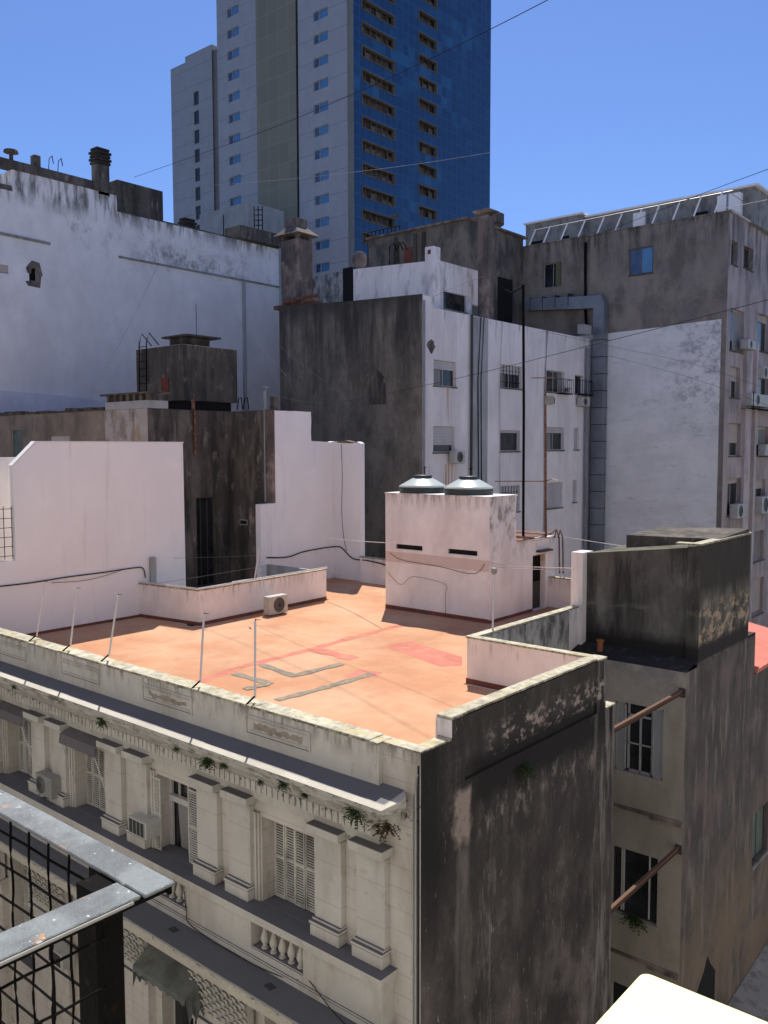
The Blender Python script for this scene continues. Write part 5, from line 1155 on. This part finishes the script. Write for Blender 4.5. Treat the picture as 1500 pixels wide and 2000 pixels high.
for z in (11.0, 6.0): b = B(); b.fbox(fc, -4.1, -.0, z-.05, z+.05, 0, .06); b.fbox(fc, -1.05, .0, z-.12, z-.051, 0, .10); b.build('string_course', m_stack, t)
f0 = Fr('x', 0); sd1 = (20.4, 22.3, 6.9, 8.9)
b = B(); b.hole_wall(f0, [(13.4, 14.30, 0, 15.82)], [], .1); b.build('side_return_wall', m_sidelow, t)
b = B(); b.hole_wall(f0, [(14.30, 20.05, 0, 15.95), (20.05, 27, 0, 14.4)], [sd1], .3); b.box(-6, 0, 20.05, 27, 13.5, 14.4, skip='r'); b.box(-4, 0, 19.16, 20.05, 14, 16.0, skip='r'); b.build('side_wall', m_sidelow, t)
b = B(); b.slab(f0, [(14.4, 0), (16.7, 0), (16.7, 4.6), (16.2, 5.1), (15.9, 5.5), (15.6, 5.1), (14.9, 4.6), (14.4, 3.9)], 0, .006); b.build('sooty_patch', m_void, t)
def leaf_pair(root, fr, c, lft=True):
    u0, u1, v0, v1 = c
    fb = B(); um0, um1 = u0+.38, u1-.38
    for a in ((um0, um1, v1-.45, v1-.38), (um0, um1, v0, v0+.08), (um0, um0+.07, v0, v1), (um1-.07, um1, v0, v1), ((um0+um1)/2-.03, (um0+um1)/2+.03, v0, v1-.4), (um0, um1, (v0+v1)/2-.22, (v0+v1)/2-.18)): fb.fbox(fr, *a, -.20, -.15)
    w = fb.build('window', m_framegrey, root); B().fbox(fr, u0+.02, u1-.02, v0+.01, v1-.01, -.30, -.24).build('pane', g_dark, w)
    for a0, a1 in ((u0+.02, u0+.36), (u1-.36, u1-.02)):
        b = B()
        for a in ((a0, a0+.04, v0, v1), (a1-.04, a1, v0, v1), (a0, a1, v0, v0+.07), (a0, a1, v1-.07, v1)): b.fbox(fr, *a, -.10, -.05)
        v = v0+.08
        while v < v1-.1: b.face([fr.p(a0, v, -.06), fr.p(a1, v, -.06), fr.p(a1, v+.045, -.09), fr.p(a0, v+.045, -.09)]); v += .065
        b.fbox(fr, a0, a1, v0, v1, -.115, -.105); b.build('shutter_leaf', m_framegrey, w, flip=False)
leaf_pair(t, fc, c1_)
w_ = window(t, fc, c2_, d=-.12, mull=0, frame=m_framedark, pane=g_dark, sill=True, sillm=m_court)
b = B()
for u in (-2.05, -1.98, -1.1): b.fbox(fc, u, u+.045, c2_[2]+.1, c2_[3], -.10, -.06)
b.build('white_sash', m_frame, w_)
window(t, fc, c3_, d=-.12, mull=1)
window(t, f0, sd1, d=-.15, mull=1, frame=m_framedark, pane=g_green)
weeds('dark trailing plant in the lower courtyard window box', fc.p(-1.5, 7.45, .03), 60, .5)
fx = B(); c = PZ(1162, 1272, 16.0); fx.lathe((c[0], 13.9), [(.10, 15.93), (.10, 16.25), (.13, 16.27), (.13, 16.33), (.06, 16.33)], 12); solo('clay_pot_flue', fx, m_spool, 'small terracotta flue pot on the black ledge below the tank block', 'flue pot', (c[0], 13.9, 15.93))
for i, z in enumerate((15.28, 10.24)):
    t2 = thing('steel_beam', ['upper rusty steel beam bridging the right-hand light well', 'lower rusty steel beam bridging the right-hand light well'][i], 'beam', (-.1, 8.3, z), 'rusty beams bridging the light well')
    b = B(); b.box(-.15, -.05, 8.42, 13.385, z-.012, z+.012); b.box(-.15, -.05, 8.42, 13.385, z-.13, z-.112); b.box(-.108, -.092, 8.42, 13.385, z-.112, z-.012); b.build('girder', m_rustpale, t2)
    b = B(); b.box(-.2, -.0, 13.34, 13.395, z-.24, z+.04); b.build('bearing_plate', m_framedark, t2)
# coral-red neighbour roof and low shed
t = thing('red_roofed_shed', 'coral red sloping sheet roof glimpsed at the right edge beyond the tank block', 'roof', (-3, 24, 13))
b = B(); b.prism([(.02, 20.3), (-3.0, 20.3), (-3.0, 27), (.02, 27)], 14.41, [14.55, 15.1, 15.1, 14.55]); b.build('sloping_roof', m_redroof, t)
b = B(); b.prism([(.06, 20.25), (-3.1, 20.25), (-3.1, 20.4), (.06, 20.4)], 14.5, [14.68, 15.22, 15.22, 14.68]); b.build('curved_red_rim', m_redroof, t)
t = thing('concrete_shed', 'low grey sloping concrete roof in the bottom right corner below the wall', 'roof', (3, 22, 0))
b = B(); b.prism([(.02, 17.2), (8, 15.2), (8, 30), (.02, 30)], 1.6, [2.6, 1.7, 2.0, 3.4]); b.build('concrete_roof', m_concrete, t)
b = B(); b.box(.3, 7.9, 17.5, 29.8, 0, 1.59); b.build('shed_wall', m_streetside, t)

# ================================================================== STREET NEIGHBOURS OUT OF THE FRAME (added so their sunlit fronts light the shaded walls)
t = thing('apartment_building', 'unseen tall cream building whose balcony the view is taken from, added to bounce sunlight', 'building', (0, -20, 0))
f = Fr('y', -25); b = B()
hl = [(-58+i*4.0, -56.6+i*4.0, 2+j*3.4, 4.1+j*3.4) for i in range(27) for j in range(9)]
b.box(-60, 50, -28, -14.2, 0, 36, skip='kb'); b.build('wall', m_nbr, t)
b = B()
class FB(Fr):
    def p(s, u, v, d): return Vector((u, -14.2+d, v))
fb = FB('y', 0); b.hole_wall(fb, [(-60, 50, 0, 36)], hl, .25); b.build('sunlit_front', m_nbr, t)
b = B()
for h in hl: b.fbox(fb, *h, -.3, -.24)
b.build('panes', g_dark, t)
t = thing('apartment_building', 'unseen pale building across the empty lot, added to bounce sunlight onto the shaded walls', 'building', (20, 20, 0))
B().box(15, 30, -13.9, 70, 0, 36).build('wall', m_nbr, t)

# ================================================================== FOREGROUND
zr = 22.15
t = thing('balcony_railing', 'worn grey balcony railing with black wire mesh in the near left foreground', 'railing', (8.9, -12.1, 21.1))
b = B(); b.box(5.4, 8.935, -12.12, -12.066, zr-.006, zr); b.build('top_rail', m_rail, t, bevel=.0015)
b = B(); b.box(8.868, 8.93, -14.4, -12.123, zr-.0065, zr-.0008); b.build('top_rail', m_rail, t, bevel=.0015)
b = B(); b.box(5.4, 8.93, -12.074, -12.069, zr-.02, zr-.007); b.box(8.922, 8.928, -14.4, -12.08, zr-.015, zr-.007); b.build('rail_angle', m_dark, t)
b = B(); b.box(8.812, 8.864, -12.158, -12.112, 20.9, zr-.007); b.box(8.78, 8.811, -12.118, -12.113, 20.9, zr-.007); b.build('corner_post', m_dark, t)
def wires(fixed, axis, a0, a1, z0, z1, step, r):
    b = B(); a = a0
    P = (lambda a, z, o=0: (a, fixed+o, z)) if axis == 'x' else (lambda a, z, o=0: (fixed+o, a, z))
    random.seed(9)
    while a > a1:
        pts = []; z = z1
        while z > z0: pts.append(P(a+.0006*math.sin(z*70+a*9), z, .0015*math.sin(z*50))); z -= .02
        b.tube([P(a, z1, .012)]+pts, r, 5); a -= step
    z = z1-.04
    while z > z0:
        pts = [P(a0-(a0-a1)*i/60, z+.0009*math.sin(i*1.3), .004) for i in range(61)]; b.tube(pts, r, 5); z -= step*.95
    return b
wires(-12.112, 'x', 8.775, 6.6, 21.3, zr-.004, .066, .0024).build('wire_mesh_panel', m_dark, t)
wires(8.905, 'y', -12.17, -13.3, 21.3, zr-.012, .078, .0022).build('wire_mesh_panel', m_dark, t)
b = B(); zz = PX(120, 1832, 8.94)[1]; b.tube([(8.936, -12.14, zz), (8.936, -14.3, zz)], .0024, 6); b.build('mesh_edge_rod', m_acgrey, t)
# white box corner
t = thing('white_metal_box', 'dazzling white rounded box top in the near bottom right corner', 'box', (9.7, -11.6, 21.1))
b = B(); zt_ = 21.8; x0, x1, y0, y1 = 9.335, 10.2, -11.95, -11.285; r = .022
def rr(z, ins=0):
    out = []
    for cx, cy, a0 in ((x1-r, y1-r, 0), (x0+r, y1-r, 90), (x0+r, y0+r, 180), (x1-r, y0+r, 270)):
        for k in range(7): a = math.radians(a0+k*15); out.append((cx+(r-ins)*math.cos(a), cy+(r-ins)*math.sin(a), z))
    return out
rings = [rr(zt_-.6), rr(zt_-.008), rr(zt_-.002, .004), rr(zt_, .012)]
vs = [[b.b.verts.new(p) for p in q] for q in rings]
for q, w_ in zip(vs, vs[1:]):
    for k in range(len(q)): b.b.faces.new((q[k], q[(k+1) % len(q)], w_[(k+1) % len(q)], w_[k]))
b.b.faces.new(vs[-1]); b.b.faces.new(vs[0][::-1])
b.build('casing', m_whitecase, t)
b = B(); b.box(9.45, 10.1, -11.90, -11.35, 21.0, 21.19); b.build('foot', m_acgrey, t)

# ================================================================== OVERHEAD WIRES AND ROOF CORDS
def pxc(L, r, label, m=m_wire, cat='wire', name='overhead_wire', grp='wires crossing the view'):
    return cable([PD(*q) for q in L], r, label, m, 10, cat, name, 5, grp)
pxc([(1540, 575, 17), (1180, 668, 22), (865, 745, 28), (640, 787, 34), (535, 772, 39)], .016, 'long dark wire sagging from the right edge past the white facade windows')
pxc([(1085, -8, 24), (960, 56, 28), (830, 120, 32), (684, 186, 38), (500, 262, 46), (262, 346, 56)], .026, 'dark wire running from top centre down across the tower to the left')
pxc([(1515, 325, 24), (1380, 375, 30), (1240, 430, 36), (1150, 465, 44)], .02, 'dark wire descending over the right-hand block roof')
pxc([(958, 298, 50), (830, 318, 52), (700, 335, 54), (560, 350, 56), (420, 362, 58)], .018, 'faint pale wire across the lower tower', m_wirepale)
pxc([(1500, 390, 26), (1440, 402, 30), (1400, 410, 34)], .02, 'short pale wire by the roof room of the right-hand block', m_wirepale)
pxc([(945, 540, 44), (890, 560, 41), (845, 580, 38)], .018, 'short dark wire across the white rooftop room')
pxc([(310, 515, 58), (250, 640, 50), (180, 765, 44)], .016, 'thin stay wire slanting left above the tank house', m_wiregrey)
pxc([(400, 520, 60), (470, 630, 52), (560, 735, 44)], .016, 'thin stay wire slanting right above the tank house', m_wiregrey)
pxc([(545, 675, 40), (600, 720, 38), (660, 765, 36)], .010, 'faint stay wire on the streaked dark wall', m_wiregrey)
pxc([(1500, 760, 52), (1350, 710, 55), (1200, 678, 57), (1030, 640, 60)], .02, 'upper thin wire across the chalky white wall', m_wiregrey)
pxc([(1500, 792, 52), (1340, 735, 56), (1190, 695, 59)], .02, 'lower thin wire across the chalky white wall', m_wiregrey)
G = 'cords strung over the orange roof'
def cord(L, r, label, m=m_wirepale): return cable([PD(*q) for q in L], r, label, m, 8, 'cord', 'clothes_line', 5, G)
cord([(632, 1050, 41), (690, 1056, 38), (752, 1060, 34.5)], .022, 'pale cord from the stepped white wall to the hut')
cord([(955, 1098, 33.5), (985, 1104, 33), (1060, 1108, 32), (1121, 1110, 30)], .022, 'upper pale cord from hut corner to the white pier')
cord([(955, 1103, 33.5), (985, 1109, 33), (1060, 1112, 32), (1121, 1114, 30)], .022, 'lower pale cord from hut corner to the white pier')
cord([(1095, 1048, 38), (1160, 1058, 36), (1240, 1070, 33)], .022, 'pale cord from the rusty pipes to the tank block')
cord([(340, 1090, 36), (420, 1088, 36), (500, 1085, 36)], .008, 'thin grey line across the dark light well', m_wiregrey)
cord([(300, 1140, 31), (380, 1128, 33), (520, 1105, 37)], .008, 'second thin grey line low across the dark light well', m_wiregrey)
fl = Fr('x', -20.28)
def onw(L, fr, d=.04): return [fr.p(*fr.on(x, y), d) for x, y in L]
cable(onw([(-10, 1146), (60, 1138), (130, 1127), (200, 1118), (260, 1109), (278, 1110), (283, 1128)], fl), .03, 'black cable stapled along the tall cut-corner wall')
cable(onw([(100, 1138), (160, 1134), (205, 1124), (240, 1112)], fl), .012, 'thin second cable drooping under the black one on the cut-corner wall')
fl2 = Fr('x', -21.55)
cable(onw([(520, 1089), (560, 1088), (590, 1078), (620, 1072), (648, 1068)], fl2)+[Vector((-21.0, 20.15, 17.6)), Vector((-20.2, 20.15, 17.1)), Vector((-18.9, 19.95, 17.1)), Vector((-17.6, 19.95, 16.9)), Vector((-17.4, 19.95, 16.3))], .04, 'thick black cable along the stepped wall and back parapet')
cable([fl2.p(18.0, 17.6, .05)]+[Fr('y', 19.92).p(*Fr('y', 19.92).on(x, y), .02) for x, y in ((670, 870), (668, 930), (672, 1000), (668, 1060), (676, 1075))][0:], .02, 'dark cable dropping down the right part of the stepped white wall') if False else cable([Fr('y', 19.92).p(*Fr('y', 19.92).on(x, y), .02) for x, y in ((667, 868), (669, 930), (668, 1000), (672, 1050), (678, 1076))], .02, 'dark cable dropping down the right part of the stepped white wall')
b = B(); c = PX(300, 1105, -20.15); b.box(-20.28, -20.1, c[0]-.12, c[0]+.1, 17.25, 18.35); solo('vent_pipe', b, m_greycol, 'short grey box vent at the end of the cut-corner wall', 'vent', (-20.2, c[0], 17.25))
b = B(); c = PD(497, 1132, 34.2); d = PD(506, 1072, 34.4); b.tube([c, d], .03, 6); solo('leaning_pole', b, m_pole, 'thin pale pole leaning behind the low pink wall', 'pole', c)
b = B(); b.prism([(-17.6, 15.4), (-17.35, 15.4), (-17.35, 19.9), (-21.4, 19.9), (-21.4, 15.3)], RZ-.3, RZ+.0) if False else b.prism([(-21.4, 15.25), (-17.6, 15.25), (-17.6, 15.38), (-21.4, 15.38)], RZ-.3, 17.2); solo('parapet_wall', b, m_greycol, 'short grey wall closing the light well behind the pink one', 'wall', (-19, 15.3, RZ))
